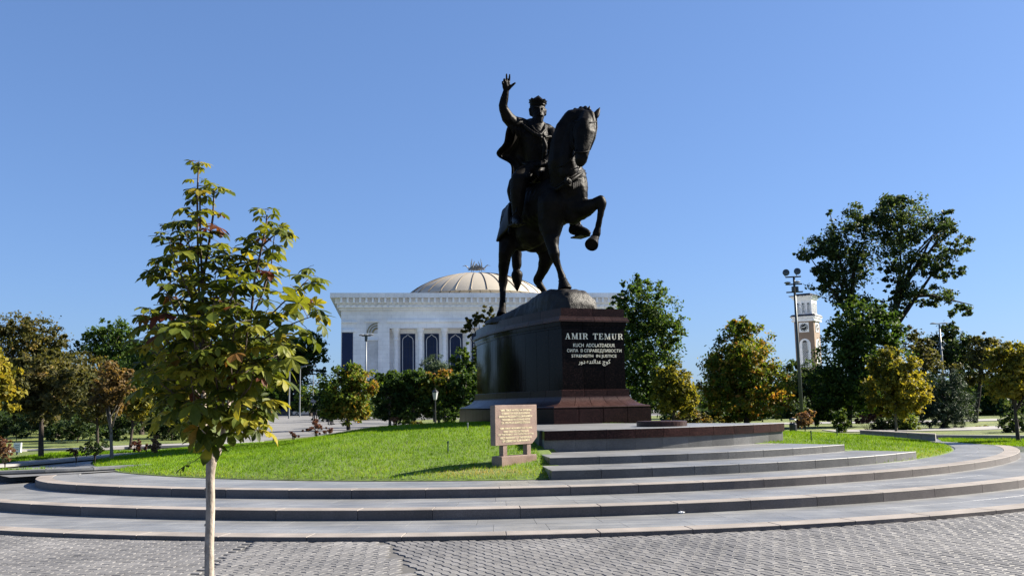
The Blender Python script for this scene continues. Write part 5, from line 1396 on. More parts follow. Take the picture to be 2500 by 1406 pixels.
# --- evergreen fill under the crowns
shrub('evergreen_bush', 'dark evergreen bush in the shade behind the dark straight trunk', 40, (190, 1078), [(185, 1045, 60, 30), (150, 1055, 40, 22)], 2600, 8, 'dark', 0.4, mid=0.45)
shrub('evergreen_bush', 'dark evergreen mass left of the young chestnut trunk', 44, (420, 1072), [(420, 1035, 50, 38), (390, 1020, 34, 46)], 3000, 8, 'dark', 0.35, mid=0.4)
shrub('evergreen_bush', 'dark clump of bushes under the far left crowns', 46, (40, 1072), [(40, 1035, 60, 34), (-30, 1030, 50, 40)], 2600, 8, 'dark', 0.4, mid=0.4)
shrub('evergreen_bush', 'dark conifer behind the orange tree trunk', 42, (285, 1075), [(290, 1040, 46, 32), (310, 1010, 30, 36)], 2400, 8, 'dark', 0.4, mid=0.4)
# --- wooded background that reads as one mass
rg = random.Random(77)
wroot = None
rows = ((-140, 520, 30, 95, 120, 905, 950, 16000), (-160, 520, 30, 56, 66, 975, 1005, 15000), (560, 800, 30, 300, 330, 975, 990, 4000), (800, 1160, 34, 100, 120, 965, 985, 7000), (1880, 2660, 30, 82, 92, 900, 945, 20000), (1580, 2660, 30, 100, 125, 925, 960, 22000), (1640, 2660, 32, 64, 74, 975, 1000, 22000))
meshes = []
for q, (x0, x1, st_, d0, d1, y0, y1, nn) in enumerate(rows):
    bl = []; px = x0
    while px < x1:
        dd = rg.uniform(d0, d1); hy = rg.uniform(y0, y1); k_ = dd / F
        gy = 989 + (px - 1250) * -0.0175 + 1.4 * F / dd
        c = P(px, (hy + gy) / 2, dd)
        bl.append((c, 34 * k_, 34 * k_, (gy - hy) / 2 * k_ * 1.05))
        px += st_ * rg.uniform(0.8, 1.2)
    o = foliage('distant_woodland', bl, nn, 10 * d0 / F, 6 * d0 / F, LEAF['dark'], None, 991 + q, 0.42, clump=0.3, core=0.4)
    tag(o, ['dark tree mass beyond the left terrace', 'dark low thicket behind the left terrace', 'far trees at the end of the plaza', 'dark tree mass below the palace', 'dark tree mass behind the clock tower side of the park', 'dark far tree mass on the right', 'dark thicket behind the right-hand park trees'][q], 'woodland', None, 'stuff')
# ------------------------------------------------------------------ young chestnut in the foreground
YD = 7.35
ct = thing('chestnut_sapling', 'young chestnut tree with big palmate leaves in the left foreground', 'tree')
mw, n_, b_, o_ = newmat('smooth_pale_bark')
v_ = coords(n_, (1, 1, 0.35))
lnk(n_, ramp(n_, noise_tex(n_, v_, 22.0, 6, 0.7), [(0.3, (0.12, 0.095, 0.072)), (0.5, (0.27, 0.225, 0.18)), (0.75, (0.40, 0.35, 0.29))]), b_.inputs['Base Color'])
b_.inputs['Roughness'].default_value = 0.85; bump(n_, noise_tex(n_, coords(n_, (1, 1, 0.5)), 60, 4), b_, 0.5, 0.01)
M['twig'] = plain('brown_twig', (0.10, 0.062, 0.045), 0.7, 0, 0.3, 10)
def Y(px, py, dz=0.0): return P(px, py, YD + dz)
tr = MB()
b0 = Y(511, 1500); b0.z = -0.03
def px_m(x): return x * YD / F
tr.tube([b0, Y(511, 1420), Y(511, 1330), Y(514, 1240), Y(513, 1160), Y(517, 1118), Y(518, 1105)], [px_m(13), px_m(11.2), px_m(10.6), px_m(10.3), px_m(10.4), px_m(13), px_m(11)], 16)
tr.tube([Y(514, 1122), Y(503, 1096), Y(499, 1070), Y(500, 1040), Y(497, 960, -0.05)], [px_m(10), px_m(9.5), px_m(8), px_m(6.5), px_m(5)], 10)
tr.tube([Y(521, 1124), Y(533, 1100), Y(541, 1078), Y(550, 1020, 0.08), Y(566, 950, 0.12)], [px_m(9), px_m(8), px_m(6.5), px_m(5.5), px_m(4.5)], 10)
for z, r_ in ((1282, 13), (1345, 13.2), (1195, 12.6)):
    tr.tube([Y(503, z), Y(501, z - 4)], [px_m(5), px_m(2)], 6)
tk = tr.build('trunk', mw, ct, smooth=True)
m = MB(); m.lathe((b0.x, b0.y, 0.0), [(0.34, 0.001), (0.33, 0.012), (0.15, 0.03), (0.0, 0.035)], 24); m.build('tree_pit', plain('bare_soil', (0.13, 0.10, 0.075), 0.95, 0, 0.3, 12, 0.2, 0.8), kind='structure')
# branches: polylines in the picture plane with depth offsets; leaves sit along their outer part
br_ = [
 [(497, 960, -.05), (492, 850, -.05), (487, 740, 0), (484, 640, 0), (482, 540, 0), (482, 470, 0), (485, 405, 0)],
 [(498, 900, .05), (496, 780, .1), (492, 650, .08), (489, 560, .05), (488, 470, .03)],
 [(492, 700, .1), (508, 610, .1), (520, 530, .08), (523, 465, .05)],
 [(566, 950, .12), (560, 860, .1), (540, 770, .05), (552, 690, 0), (562, 630, 0)],
 [(566, 950, .12), (590, 870, .1), (612, 780, .05), (622, 680, 0), (640, 600, 0), (650, 550, 0), (652, 525, 0)],
 [(612, 780, .05), (640, 720, .12), (662, 650, .18), (668, 590, .2), (672, 560, .2)],
 [(600, 830, .1), (640, 790, -.05), (690, 740, -.12), (735, 700, -.15), (758, 676, -.15)],
 [(600, 850, .1), (650, 800, .25), (700, 760, .35), (740, 735, .4)],
 [(590, 870, .1), (640, 830, -.2), (690, 800, -.3), (745, 778, -.35), (770, 770, -.35)],
 [(566, 930, .12), (610, 890, -.25), (650, 870, -.4), (700, 850, -.5)],
 [(566, 940, .12), (610, 900, .3), (650, 880, .45), (690, 860, .5)],
 [(560, 980, .1), (600, 950, -.15), (640, 920, -.25), (665, 905, -.3)],
 [(555, 1010, .08), (590, 990, -.1), (620, 985, -.2), (640, 995, -.25)],
 [(550, 1030, .08), (580, 1020, .15), (610, 1010, .25), (630, 1000, .3)],
 [(497, 960, -.05), (460, 900, -.2), (420, 850, -.35), (385, 800, -.4), (365, 775, -.4)],
 [(497, 940, -.05), (450, 880, .15), (410, 830, .3), (380, 790, .35)],
 [(494, 880, -.05), (455, 800, -.25), (420, 740, -.35), (400, 700, -.35), (385, 670, -.35)],
 [(492, 840, -.05), (450, 770, .2), (420, 700, .25), (400, 650, .25)],
 [(490, 780, 0), (455, 700, -.2), (425, 630, -.25), (410, 580, -.2)],
 [(488, 740, 0), (460, 660, .15), (440, 590, .15), (425, 550, .1)],
 [(486, 680, 0), (465, 610, -.1), (448, 550, -.12)],
 [(499, 1000, -.05), (460, 960, .2), (415, 930, .35), (370, 905, .4)],
 [(499, 1010, -.05), (455, 980, -.25), (410, 950, -.4), (375, 920, -.5)],
 [(499, 980, -.05), (440, 910, 0), (390, 870, .05), (350, 845, .05)],
 [(500, 1040, 0), (470, 1020, -.2), (440, 1005, -.3), (420, 985, -.35)],
 [(500, 1030, 0), (465, 1010, .25), (430, 990, .4), (400, 970, .5)],
 [(497, 950, -.05), (510, 880, -.35), (520, 810, -.45), (525, 760, -.45)],
 [(566, 950, .1), (560, 890, -.3), (570, 820, -.5), (580, 760, -.5)],
 [(497, 950, 0), (520, 880, .4), (530, 800, .5), (535, 740, .5)],
 [(560, 860, .1), (530, 790, -.2), (520, 710, -.25), (530, 650, -.2)],
 [(552, 690, 0), (580, 650, .1), (600, 620, .1), (610, 600, .1)],
 [(545, 750, .05), (590, 700, .25), (625, 660, .3)],
 [(550, 1000, .08), (530, 950, -.4), (525, 900, -.55), (515, 860, -.6)],
 [(520, 1090, 0), (530, 1050, -.15), (545, 1020, -.25)],
 [(505, 1080, 0), (490, 1050, .15), (478, 1030, .2)],
 [(494, 870, 0), (470, 830, -.4), (455, 790, -.5)],
 [(555, 960, .1), (560, 910, .4), (575, 860, .55), (590, 820, .6)],
 [(500, 990, 0), (520, 950, .45), (530, 910, .6), (535, 870, .65)],
 [(640, 600, 0), (668, 575, -.08), (685, 570, -.1)],
 [(499, 1020, 0), (480, 990, -.35), (470, 950, -.55), (465, 910, -.6)],
 [(499, 1000, 0), (475, 960, .35), (455, 920, .55), (445, 880, .6)],
 [(555, 990, .1), (590, 960, .35), (610, 930, .5), (625, 900, .55)],
 [(555, 1000, .1), (585, 975, -.3), (610, 945, -.5), (620, 915, -.55)],
 [(497, 930, 0), (480, 880, -.5), (475, 840, -.65), (470, 800, -.65)],
 [(566, 930, .1), (590, 890, -.45), (600, 850, -.6), (605, 810, -.6)],
 [(494, 860, 0), (470, 790, .4), (455, 740, .45), (440, 700, .4)],
 [(545, 800, .05), (560, 750, -.35), (570, 710, -.4), (580, 680, -.35)],
 [(500, 1050, 0), (520, 1020, -.3), (530, 990, -.45)],
 [(548, 1040, .05), (570, 1030, -.2), (600, 1040, -.3), (620, 1035, -.35)]]
rngb = random.Random(31)
nodes = []
for bi_, pl in enumerate(br_):
    pts = [Y(*p) for p in pl]
    n = len(pts)
    rs = [0.0095 * (1 - 0.72 * i / (n - 1)) + (0.004 if bi_ < 5 else 0) for i in range(n)]
    m = MB(); m.tube(pts, rs, 7); m.build('branch', M['twig'], ct, smooth=True)
    # arc-length walk
    segs = [(pts[i + 1] - pts[i]).length for i in range(n - 1)]; tot = sum(segs)
    s = tot * (0.42 if bi_ > 4 else 0.30)
    tog = rngb.uniform(0, 3.14)
    while s < tot:
        a = s; i = 0
        while i < n - 2 and a > segs[i]: a -= segs[i]; i += 1
        p = pts[i].lerp(pts[i + 1], min(1, a / segs[i])); dv = (pts[i + 1] - pts[i]).normalized()
        nodes.append((p, dv, tog, s / tot, bi_)); tog += math.pi / 2 + rngb.uniform(-.4, .4)
        s += rngb.uniform(0.105, 0.155) if bi_ > 4 else rngb.uniform(0.10, 0.15)
    nodes.append((pts[-1], (pts[-1] - pts[-2]).normalized(), tog, 1.0, bi_)); nodes.append((pts[-1], (pts[-1] - pts[-2]).normalized(), tog + 1.5, 1.0, bi_))
def palmate(seed):
    r_ = random.Random(seed); m = MB()
    k = r_.choice((5, 6, 7, 7))
    for j in range(k):
        a = (j - (k - 1) / 2) * math.radians(44) + r_.uniform(-.12, .12)
        ln = (1.0 - 0.38 * abs(j - (k - 1) / 2) / ((k - 1) / 2)) * r_.uniform(0.88, 1.1)
        curl = r_.uniform(0.1, 0.75); fold = r_.uniform(0.05, 0.4); tw = r_.uniform(-0.5, 0.5)
        st = [(0.0, 0.01), (0.22, 0.085), (0.48, 0.175), (0.70, 0.205), (0.88, 0.12), (1.0, 0.0)]
        rows = []
        x = z = 0.0; prev = 0.0
        for t, w in st:
            d = (t - prev) * ln; prev = t
            ang = -0.12 - curl * t * 1.3
            x += d * math.cos(ang); z += d * math.sin(ang)
            rows.append((x, z, w * ln * r_.uniform(0.92, 1.08), t))
        vs = []
        for x, z, w, t in rows:
            e = 0.012 * math.sin(t * 30)
            for s in (-1, 0, 1):
                lx, ly, lz = x, s * w, z + (abs(s) * w * fold) + s * w * tw * t + e * abs(s)
                vs.append((lx * math.cos(a) - ly * math.sin(a), lx * math.sin(a) + ly * math.cos(a), lz))
        fs = []
        for i in range(len(rows) - 1):
            for s in range(2):
                fs.append((i * 3 + s, i * 3 + s + 1, i * 3 + 4 + s, i * 3 + 3 + s))
        m.add(vs, fs)
    # petiole runs back from the hub
    m.tube([(-0.75, 0, 0.12), (-0.35, 0, 0.10), (0, 0, 0)], [0.016, 0.013, 0.013], 4, cap=False, mi=1)
    return m
stops = [(0.0, (0.045, 0.068, 0.012)), (0.3, (0.09, 0.12, 0.02)), (0.55, (0.145, 0.175, 0.028)), (0.82, (0.24, 0.255, 0.04)), (0.95, (0.36, 0.31, 0.05)), (0.97, (0.15, 0.06, 0.03)), (1.0, (0.13, 0.03, 0.028))]
M['chestnut_leaf'] = leafmat('chestnut_leaf', [(p, tuple(1.6 * x for x in c)) for p, c in stops], 0.42, 0.55, 'obj', 0.2, vein=True)
lv = [palmate(500 + i).mesh('leaf', [M['chestnut_leaf'], M['twig']], smooth=False) for i in range(10)]
def leaf_matrix(p, dv, tog, size, rng):
    side = dv.orthogonal().normalized(); side2 = dv.cross(side)
    out = (side * math.cos(tog) + side2 * math.sin(tog)) + dv * rng.uniform(0.25, 0.6)
    out.z += rng.uniform(-0.1, 0.35)
    out.normalize()
    hub = p + out * 0.72 * size
    xax = Vector((out.x, out.y, out.z * 0.4 - rng.uniform(0.05, 0.35))).normalized()
    zax = Vector((0, 0, 1)) + Vector((rng.uniform(-.35, .35), rng.uniform(-.35, .35), 0))
    yax = zax.cross(xax).normalized(); zax = xax.cross(yax)
    Mt = Matrix(((xax.x, yax.x, zax.x, hub.x), (xax.y, yax.y, zax.y, hub.y), (xax.z, yax.z, zax.z, hub.z), (0, 0, 0, 1)))
    return Mt @ Matrix.Diagonal((size, size, size, 1))
rngl = random.Random(8)
lst = []
for p, dv, tog, f, bi_ in nodes:
    for w in (0, math.pi):
        lst.append((p, dv, tog + w, f))
rngl.shuffle(lst)
print('leaves', len(lst))
extra = MB()
for i, (p, dv, tog, f) in enumerate(lst):
    size = rngl.uniform(0.135, 0.205) * (0.72 if f > 0.92 else 1.0) * (0.62 + 0.38 * min(1, (4.0 - p.z) / 1.6))
    mt_ = leaf_matrix(p, dv, tog, size, rngl)
    me = lv[rngl.randrange(10)]
    if i < 300:
        o = obj('leaf', me, ct); o.matrix_world = mt_
    else:
        o_ = len(extra.v)
        extra.v += [tuple(mt_ @ v.co) for v in me.vertices]; extra.f += [tuple(j + o_ for j in q.vertices) for q in me.polygons]; extra.m += [q.material_index for q in me.polygons]
if extra.v:
    # the remaining leaves of the crown, each with its own tint
    me = extra.mesh('leaf_mass', [leafmat('chestnut_leaf_mass', [(p, tuple(1.6 * x for x in c)) for p, c in stops], 0.42, 0.55, 'tint', 0.2, vein=True), M['twig']])
    at = me.attributes.new('tint', 'FLOAT', 'POINT'); vals = np.zeros(len(me.vertices))
    per = None
    k = 0; cnt = [len(lv_.vertices) for lv_ in lv]
    rg = np.random.default_rng(2)
    vals = np.repeat(rg.uniform(0, 1, len(vals) // 60 + 1), 60)[:len(vals)]
    at.data.foreach_set('value', vals.astype(np.float32))
    obj('leaf_mass', me, ct, kind='stuff')
# hanging dry leaf on the left of the fork
o = obj('leaf', lv[3], ct); o.matrix_world = Matrix.Translation(Y(452, 1136, -.05)) @ Matrix.Rotation(math.radians(200), 4, 'Z') @ Matrix.Rotation(math.radians(25), 4, 'Y') @ Matrix.Diagonal((.1, .1, .1, 1))
m = MB(); m.tube([Y(505, 1100), Y(480, 1122, -.03), Y(455, 1135, -.05)], [.004, .003, .002], 6); m.build('branch', M['twig'], ct, smooth=True)

# ------------------------------------------------------------------ lamp posts, lanterns, signs
M['steel'] = plain('grey_green_steel', (0.09, 0.115, 0.12), 0.5, 0.3)
M['steel_light'] = plain('galvanised_steel', (0.36, 0.38, 0.40), 0.5, 0.4)
M['black'] = plain('black_enamel', (0.018, 0.018, 0.02), 0.4)
M['milk'] = plain('milky_glass', (0.72, 0.74, 0.76), 0.3, 0, 0.03)
M['lens'] = plain('floodlight_lens', (0.10, 0.12, 0.125), 0.15, 0.2, 0.4, 6)
def pole(m, d, x0, y0, x1, y1, r0, r1, z0=0.3):
    a = P(x0, y0, d); b = P(x1, y1, d); a.x = b.x; a.y = b.y; a.z = z0
    m.tube([a, a.lerp(b, 0.5), b], [r0, (r0 + r1) / 2, r1], 12); return a, b
fl = thing('floodlight_mast', 'tall green-grey mast with two round floodlights right of the maple', 'lamp post')
FD = 62.0
m = MB(); a, b = pole(m, FD, 1953, 1025, 1938, 676, 0.13, 0.075); m.build('mast', M['steel'], fl, smooth=True)
k = FD / F
for py, x0, x1 in ((677, 1918, 1955), (695, 1918, 1958), (714, 1920, 1960)):
    m = MB(); m.tube([P(x0, py, FD), P(x1, py - 2, FD)], 0.05, 8); m.build('crossbar', M['steel'], fl)
for px, py in ((1919, 665.5), (1946.5, 662.5)):
    c = P(px, py, FD - 0.2); ax = Vector((-0.25, -0.95, 0.1))
    m = MB(); m.lathe(c, [(0.0, -0.28), (0.10, -0.27), (0.20, -0.12), (0.235, 0.0), (0.235, 0.03), (0.2, 0.03)], 20, axis=ax); h_ = m.build('floodlight', M['steel'], fl, smooth=False)
    m = MB(); m.lathe(c + ax.normalized() * 0.031, [(0.19, 0), (0.15, 0.02), (0.0, 0.035)], 20, axis=ax); m.build('lens', M['lens'], h_)
    m = MB(); m.tube([c - Vector((0.2, 0, 0.05)), P(px, py + 12, FD)], 0.025, 6); m.build('bracket', M['steel'], h_)
for px, py in ((1922.5, 690.5), (1946, 688.5)):
    c = P(px, py, FD)
    m = MB(); m.lathe(c, [(0.0, -0.07), (0.10, -0.07), (0.225, -0.02), (0.235, 0.0), (0.18, 0.05), (0.0, 0.08)], 18); m.build('floodlight', M['steel_light'], fl)
m = MB(); c = P(1939, 706, FD); m.box((c.x - 0.12, c.y - 0.12, c.z), (0.15, 0.2, 0.34)); m.box((c.x + 0.16, c.y - 0.12, c.z), (0.15, 0.2, 0.34)); m.build('control_box', M['steel'], fl)
sl_ = thing('street_lamp', 'thin street lamp with flat heads before the left palace wall', 'lamp post')
m = MB(); pole(m, 110, 894, 1020, 894, 822, 0.11, 0.07); m.build('pole', M['steel_light'], sl_, smooth=True)
m = MB(); c = P(894, 820, 110); m.tube([c - Vector((0.55, 0, 0)), c + Vector((0.55, 0, 0))], 0.05, 6); m.box((c.x, c.y, c.z - 0.3), (0.3, 0.3, 0.7)); m.build('crossarm', M['steel'], sl_)
for s in (-0.55, 0.0, 0.6):
    m = MB(); m.lathe((c.x + s, c.y, c.z + 0.12), [(0.0, -0.1), (0.3, -0.08), (0.36, 0.0), (0.2, 0.1), (0.0, 0.12)], 14); m.build('lamp_head', M['steel_light'], sl_)
ol = thing('street_lamp', 'ornate grey street lamp with scrollwork among the trees on the right', 'lamp post')
m = MB(); a, b = pole(m, 70, 2297, 1040, 2293, 792, 0.10, 0.06); m.build('pole', M['steel_light'], ol, smooth=True)
m = MB(); c = P(2292, 790, 70); m.tube([c - Vector((0.42, 0, 0)), c, c + Vector((0.55, 0, 0.05))], 0.04, 6); m.build('crossarm', M['steel_light'], ol)
for s in (-0.45, 0.5):
    m = MB(); m.lathe((c.x + s, c.y, c.z + 0.02), [(0.0, -0.06), (0.2, -0.04), (0.24, 0.0), (0.1, 0.06), (0.0, 0.07)], 12); m.build('lamp_head', M['steel_light'], ol)
for i, py in enumerate((838, 853, 868)):
    for s in (-1, 1):
        cc = P(2294 + s * (6 - i), py, 70); r_ = 0.2 - 0.035 * i
        m = MB(); m.tube([(cc.x + r_ * math.cos(t) * (1 - 0.035 * q), cc.y, cc.z + r_ * math.sin(t) * (1 - 0.035 * q)) for q, t in enumerate([j * 0.5 for j in range(14)])], 0.025, 5); m.build('scroll', M['steel_light'], ol)
def lantern(px, py, ybase, d, label):
    t = thing('lantern_post', label, 'lamp post', 'park lanterns')
    k = d / F
    top = P(px, py, d)
    m = MB(); m.tube([(top.x, top.y, 0.3), (top.x, top.y, 0.9), (top.x, top.y, top.z - 0.05)], [0.075, 0.05, 0.035], 10); m.build('post', M['black'], t)
    m = MB(); m.lathe((top.x, top.y, top.z - 0.05), [(0.06, 0), (0.10, 0.05), (0.17, 0.42), (0.17, 0.45)], 6); m.build('glass', M['milk'], t)
    m = MB(); m.lathe((top.x, top.y, top.z + 0.405), [(0.20, 0), (0.19, 0.03), (0.08, 0.14), (0.03, 0.18), (0.04, 0.22), (0.0, 0.26)], 6); m.build('cap', M['black'], t)
lantern(1062.5, 974, 1040, 55, 'nearer white lantern on a black post before the clipped trees')
lantern(962, 974, 1040, 72, 'farther small white lantern on a black post before the clipped trees')
rs_ = thing('road_sign', 'round road sign on a pale post at the plaza edge', 'road sign')
m = MB(); a, b = pole(m, 118, 765, 1020, 765, 915, 0.06, 0.05, 0.2); m.build('post', M['steel_light'], rs_)
m = MB(); c = P(765, 979, 117.8); m.lathe(c, [(0.36, 0), (0.36, 0.04), (0.0, 0.045)], 20, axis=(0, -1, 0)); m.build('plate', plain('faded_sign', (0.42, 0.42, 0.5), 0.5), rs_)
lab = ['thin pale lamp pole left of the leaning avenue trunk', 'thin pale lamp pole right behind the leaning avenue trunk']
for (px, top_y, d), lb in zip(((707, 905, 135), (733, 900, 160)), lab):
    t = thing('street_lamp', lb, 'lamp post'); m = MB(); pole(m, d, px, 1015, px, top_y, 0.13, 0.09, 0.2); m.build('pole', M['steel_light'], t)
    m = MB(); c = P(px, top_y, d); m.tube([c, c + Vector((0.8, -0.3, 0.5)), c + Vector((2.0, -0.6, 0.6))], [0.08, 0.06, 0.05], 6); m.box((c.x + 2.2, c.y - 0.6, c.z + 0.58), (0.9, 0.3, 0.12)); m.build('arm', M['steel_light'], t)

# ------------------------------------------------------------------ right-hand low walls, bin, notice board, small things
w1 = thing('planter_wall', 'pale angled stone planter wall behind the right lawn', 'wall')
pa, pb, pc_ = G(2100, 1064, 0.34), G(2285, 1076, 0.34), G(2120, 1058, 0.34)
for i in range(6):
    a = pa.lerp(pb, i / 6 + 0.002); b = pa.lerp(pb, (i + 1) / 6 - 0.002)
    bk = Vector((0.25, 0.5, 0))
    m = MB(); m.prism([(a.x, a.y), (b.x, b.y), (b.x + bk.x, b.y + bk.y), (a.x + bk.x, a.y + bk.y)], 0.2, 0.50); m.build('facing_slab', M['path'], w1)
    m = MB(); e = Vector((-0.03, -0.06, 0)); m.prism([(a.x + e.x, a.y + e.y), (b.x + e.x, b.y + e.y), (b.x + bk.x, b.y + bk.y), (a.x + bk.x, a.y + bk.y)], 0.503, 0.56); m.build('coping_slab', M['kerb_top'], w1)
w2 = thing('retaining_wall', 'long low pale stone wall at the right edge of the park', 'wall')
pa, pb = G(2287, 1070, 0.34), G(2660, 1074, 0.34)
for i in range(11):
    a = pa.lerp(pb, i / 11 + 0.0005); b = pa.lerp(pb, (i + 1) / 11 - 0.0005)
    m = MB(); m.prism([(a.x, a.y), (b.x, b.y), (b.x, b.y + 0.4), (a.x, a.y + 0.4)], 0.25, 0.46); m.build('block', M['path'], w2)
pl_ = [G(2010, 1062, .3), G(2035, 1050, .3), G(2130, 1050, .3), G(2140, 1064, .3)]
strip_mesh('path', [(14.0, 40.5), (19, 40.0), (26, 43), (40, 48)], 3.0, 0.33, M['path'], 0.06, kind='structure')
strip_mesh('path', [(14, 56), (24, 54), (40, 58), (60, 60)], 4.0, 0.33, M['path'], 0.06, kind='structure')
# broad path around the far right side of the lawn
m = MB(); A0, A1 = math.radians(94), math.radians(150)
for i in range(14):
    a0 = A0 + (A1 - A0) * i / 14; a1 = A0 + (A1 - A0) * (i + 1) / 14
    m.add([pol(12.4, a0) + (0.334,), pol(15.0, a0) + (0.334,), pol(15.0, a1) + (0.334,), pol(12.4, a1) + (0.334,)], [(0, 1, 2, 3)])
m.build('path', M['slab'], kind='structure')
m = MB()
for i in range(16):
    a0 = math.radians(-46 - 5 * i); a1 = math.radians(-46 - 5 * (i + 1))
    pr = lambda r_, a_: (CX + r_ * math.sin(a_), CY - r_ * math.cos(a_), 0.345)
    m.add([pr(12.0, a0), pr(14.35, a0), pr(14.35, a1), pr(12.0, a1)][::-1], [(0, 1, 2, 3)])
m.build('path', M['slab'], kind='structure')
bn = thing('litter_bin', 'black litter bin behind the right end of the platform', 'bin')
c = P(1936, 1040, 34); m = MB(); m.lathe((c.x, c.y, 0.3), [(0.12, 0), (0.135, 0.05), (0.135, 0.5), (0.12, 0.55), (0.05, 0.56)], 16); m.build('body', M['black'], bn)
m = MB(); m.tube([(c.x - 0.1, c.y, 0.84), (c.x - 0.1, c.y, 0.97)], 0.012, 5); m.tube([(c.x + 0.1, c.y, 0.84), (c.x + 0.1, c.y, 0.97)], 0.012, 5); m.lathe((c.x, c.y, 0.97), [(0.14, 0), (0.12, 0.04), (0.0, 0.07)], 16); m.build('hood', M['black'], bn)
nb_ = thing('notice_board', 'small white notice board behind the barberry bush at the left edge', 'sign')
c = P(43, 1092, 29); m = MB(); m.box((c.x, c.y, c.z), (0.30, 0.04, 0.30), rot=-0.3); m.build('panel', M['white'], nb_); m = MB(); m.box((c.x, c.y, (c.z + 0.3) / 2 - 0.08), (0.05, 0.05, c.z - 0.42), rot=-0.3); m.build('post', M['steel'], nb_)
m = MB()
for i in range(3): m.box((c.x - 0.006, c.y - 0.024, c.z + 0.07 - 0.06 * i), (0.16 - 0.03 * i, 0.004, 0.012), rot=-0.3)
m.build('print', M['steel'], nb_)
# sprinkler stakes in the grass
M['stake'] = plain('green_plastic', (0.02, 0.07, 0.035), 0.5)
for i, (px, py, hh, lb) in enumerate(((1094, 1107, 0.24, 'green stake in the lawn left of the information board'), (667, 1083, 0.2, 'left one of two dark stakes on the lawn crest'), (672, 1087, 0.2, 'right one of two dark stakes on the lawn crest'), (1142, 1048, 0.16, 'small pale stake near the pedestal foot'), (1981, 1078, 0.26, 'green stake in the grass just right of the platform'), (2044, 1065, 0.22, 'second green stake in the right grass, farther from the platform'))):
    best = None
    for s in range(300):
        p = P(px, py, 16 + s * 0.07); z = lawn_z(p.x, p.y) if math.hypot(p.x - LCX, p.y - LCY) < LR else 0.3
        if p.z <= z: break
    m = MB(); m.tube([(p.x, p.y, z - 0.05), (p.x, p.y, z + hh * 0.8), (p.x, p.y, z + hh)], [0.016, 0.016, 0.02], 7); m.lathe((p.x, p.y, z + hh), [(0.024, 0), (0.024, 0.02), (0.0, 0.03)], 8)
    m.build('sprinkler_stake', M['stake'] if i != 3 else M['steel_light'], None, label=lb, cat='stake', group='sprinkler stakes')
# crumpled paper on the lowest tread
pp = G(1663, 1252, ZS[1]); rgp = random.Random(3)
_b = bmesh.new(); bmesh.ops.create_icosphere(_b, subdivisions=3, radius=1.0)
for v in _b.verts:
    k = 0.75 + 0.5 * noise.noise(v.co * 2.3) + 0.2 * noise.noise(v.co * 6)
    v.co = Vector((v.co.x * 0.062 * k, v.co.y * 0.04 * k, max(-0.01, v.co.z * 0.022 * k) + 0.012))
me = bpy.data.meshes.new('litter'); _b.to_mesh(me); _b.free(); me.materials.append(M['white'])
o = obj('crumpled_paper', me, None, 'crumpled white paper lying on the lowest tread', 'paper'); o.location = (pp.x, pp.y, pp.z)

# ------------------------------------------------------------------ people and cars far away on the plaza
def person(px, py, d, label, top, legs, face=0.0, stride=0.12, z0=0.312, group='people on the plaza', hair=(0.02, 0.018, 0.016)):
    t = thing('person', label, 'person', group)
    b = P(px, py, d); b.z = z0
    c, s = math.cos(face), math.sin(face)
    def w(x, y, z): return Vector((b.x + x * c - y * s, b.y + x * s + y * c, z0 + z))
    bd_ = Clay()
    for sg in (-1, 1):
        bd_.limb([(w(sg * 0.09, 0, 0.92), 0.10), (w(sg * 0.10, sg * stride * 0.6, 0.5), 0.075), (w(sg * 0.10, sg * stride, 0.09), 0.05)])
        bd_.limb([(w(sg * 0.10, sg * stride, 0.05), 0.045), (w(sg * 0.10, sg * stride - 0.16, 0.04), 0.04)])
        bd_.limb([(w(sg * 0.2, 0, 1.42), 0.065), (w(sg * 0.26, -sg * 0.07, 1.15), 0.05), (w(sg * 0.26, -sg * 0.16, 0.92), 0.04), (w(sg * 0.25, -sg * 0.2, 0.84), 0.042)])
    bd_.limb([(w(0, 0, 0.95), 0.14), (w(0, 0, 1.2), 0.14), (w(0, 0, 1.38), 0.15), (w(0, 0, 1.5), 0.06), (w(0, -0.01, 1.56), 0.055), (w(0, -0.02, 1.65), 0.095)])
    o = bd_.bake('body', plain('skin_' + label[:8], (0.35, 0.22, 0.16), 0.6), t, 0.03, 2)
    mats = [plain('top_' + label[:10], top, 0.9), plain('legs_' + label[:10], legs, 0.9), plain('hair_' + label[:10], hair, 0.8)]
    for m_ in mats: o.data.materials.append(m_)
    for f in o.data.polygons:
        z = f.center.z - z0
        if z < 0.98: f.material_index = 2
        elif z < 1.5: f.material_index = 1
        elif z > 1.68 or (z > 1.58 and (f.center - w(0, 0, z + z0)).dot(Vector((-s, c, 0))) > 0.01): f.material_index = 3
        if 0.78 < z < 0.9 and abs((f.center - w(0, 0, z + z0)).dot(Vector((c, s, 0)))) > 0.2: f.material_index = 0
    return t
person(780, 1034, 98, 'person in a white top and light jeans walking on the plaza', (0.62, 0.64, 0.68), (0.30, 0.36, 0.45), 0.5)
person(770, 1024, 108, 'person in dark clothes farther left on the plaza', (0.05, 0.04, 0.05), (0.03, 0.03, 0.04), -0.4)
person(766, 1024, 110, 'person in a red top beside the one in dark clothes', (0.35, 0.06, 0.05), (0.04, 0.04, 0.05), 0.3)
person(804, 1041, 76, 'person in dark jacket beside the round chestnut', (0.03, 0.03, 0.04), (0.035, 0.035, 0.045), 1.3, 0.16)
person(811, 1040, 78, 'second dark-clad walker close to the round chestnut', (0.09, 0.05, 0.035), (0.03, 0.03, 0.035), 1.5, 0.1)
M['tyre'] = plain('tyre_rubber', (0.02, 0.02, 0.02), 0.9)
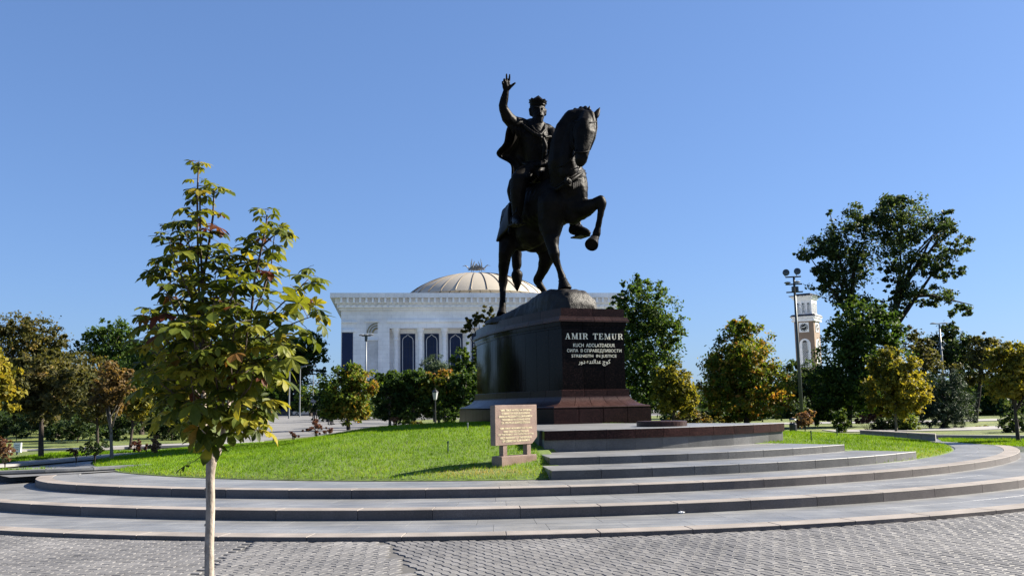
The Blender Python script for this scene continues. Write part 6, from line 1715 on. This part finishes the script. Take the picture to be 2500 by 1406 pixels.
def car(px, d, label, col, heading):
    t = thing('parked_car', label, 'car', 'cars beyond the plaza')
    b = P(px, 1010, d); c, s = math.cos(heading), math.sin(heading)
    def w(x, y, z): return (b.x + x * c - y * s, b.y + x * s + y * c, 0.31 + z)
    prof = [(-2.15, 0.32), (-2.2, 0.62), (-2.1, 0.85), (-1.55, 0.95), (-0.9, 1.40), (0.45, 1.42), (1.05, 0.98), (1.9, 0.86), (2.2, 0.65), (2.2, 0.32)]
    m = MB(); n = len(prof); vs = []
    for y, k in ((-0.86, 1), (-0.7, 0), (0.7, 0), (0.86, 1)):
        for x, z in prof:
            vs.append(w(x * (0.985 if k else 1), y * (0.82 if z > 1.1 else 1), z - (0.02 if k else 0)))
    fs = [tuple(range(n)), tuple(range(3 * n, 4 * n))[::-1]]
    for r_ in range(3):
        for i in range(n):
            j = (i + 1) % n; fs.append((r_ * n + i, r_ * n + j, (r_ + 1) * n + j, (r_ + 1) * n + i))
    m.add(vs, [f[::-1] for f in fs])
    pm_ = plain('paint_' + label[:8], col, 0.25, 0.2, 0.03); m.build('body', pm_, t)
    for sg in (-1, 1):
        y = sg * 0.80
        m = MB(); m.add([w(-1.35, sg * .9, 0.96), w(0.95, sg * .9, 0.98), w(0.4, sg * .74, 1.34), w(-0.85, sg * .74, 1.33)], [(0, 1, 2, 3) if sg < 0 else (3, 2, 1, 0)]); m.build('side_window', M['glass'], t)
    m = MB(); m.add([w(1.08, -0.72, 1.0), w(1.08, 0.72, 1.0), w(0.52, 0.58, 1.4), w(0.52, -0.58, 1.4)], [(0, 1, 2, 3)]); m.build('windscreen', M['glass'], t)
    m = MB(); m.add([w(-1.58, 0.72, 0.99), w(-1.58, -0.72, 0.99), w(-0.98, -0.58, 1.38), w(-0.98, 0.58, 1.38)], [(0, 1, 2, 3)]); m.build('rear_window', M['glass'], t)
    for x in (-1.35, 1.35):
        for sg in (-1, 1):
            m = MB(); q = w(x, sg * 0.78, 0.31); m.lathe(q, [(0.0, -0.11), (0.31, -0.11), (0.32, -0.08), (0.32, 0.08), (0.31, 0.11), (0.0, 0.11)], 18, axis=(-s, c, 0)); wh = m.build('wheel', M['tyre'], t)
            m = MB(); m.lathe(q, [(0.0, -0.12), (0.19, -0.12), (0.19, 0.12), (0.0, 0.12)], 12, axis=(-s, c, 0)); m.build('rim', M['steel_light'], wh)
    for sg in (-1, 1):
        m = MB(); m.box(w(2.19, sg * 0.6, 0.68), (0.08, 0.32, 0.14), rot=heading); m.build('headlight', M['milk'], t)
car(742, 185, 'white saloon car parked beyond the far edge of the plaza', (0.7, 0.7, 0.71), 0.15)
car(690, 190, 'dark grey car left of the white car beyond the plaza', (0.06, 0.065, 0.07), 0.1)
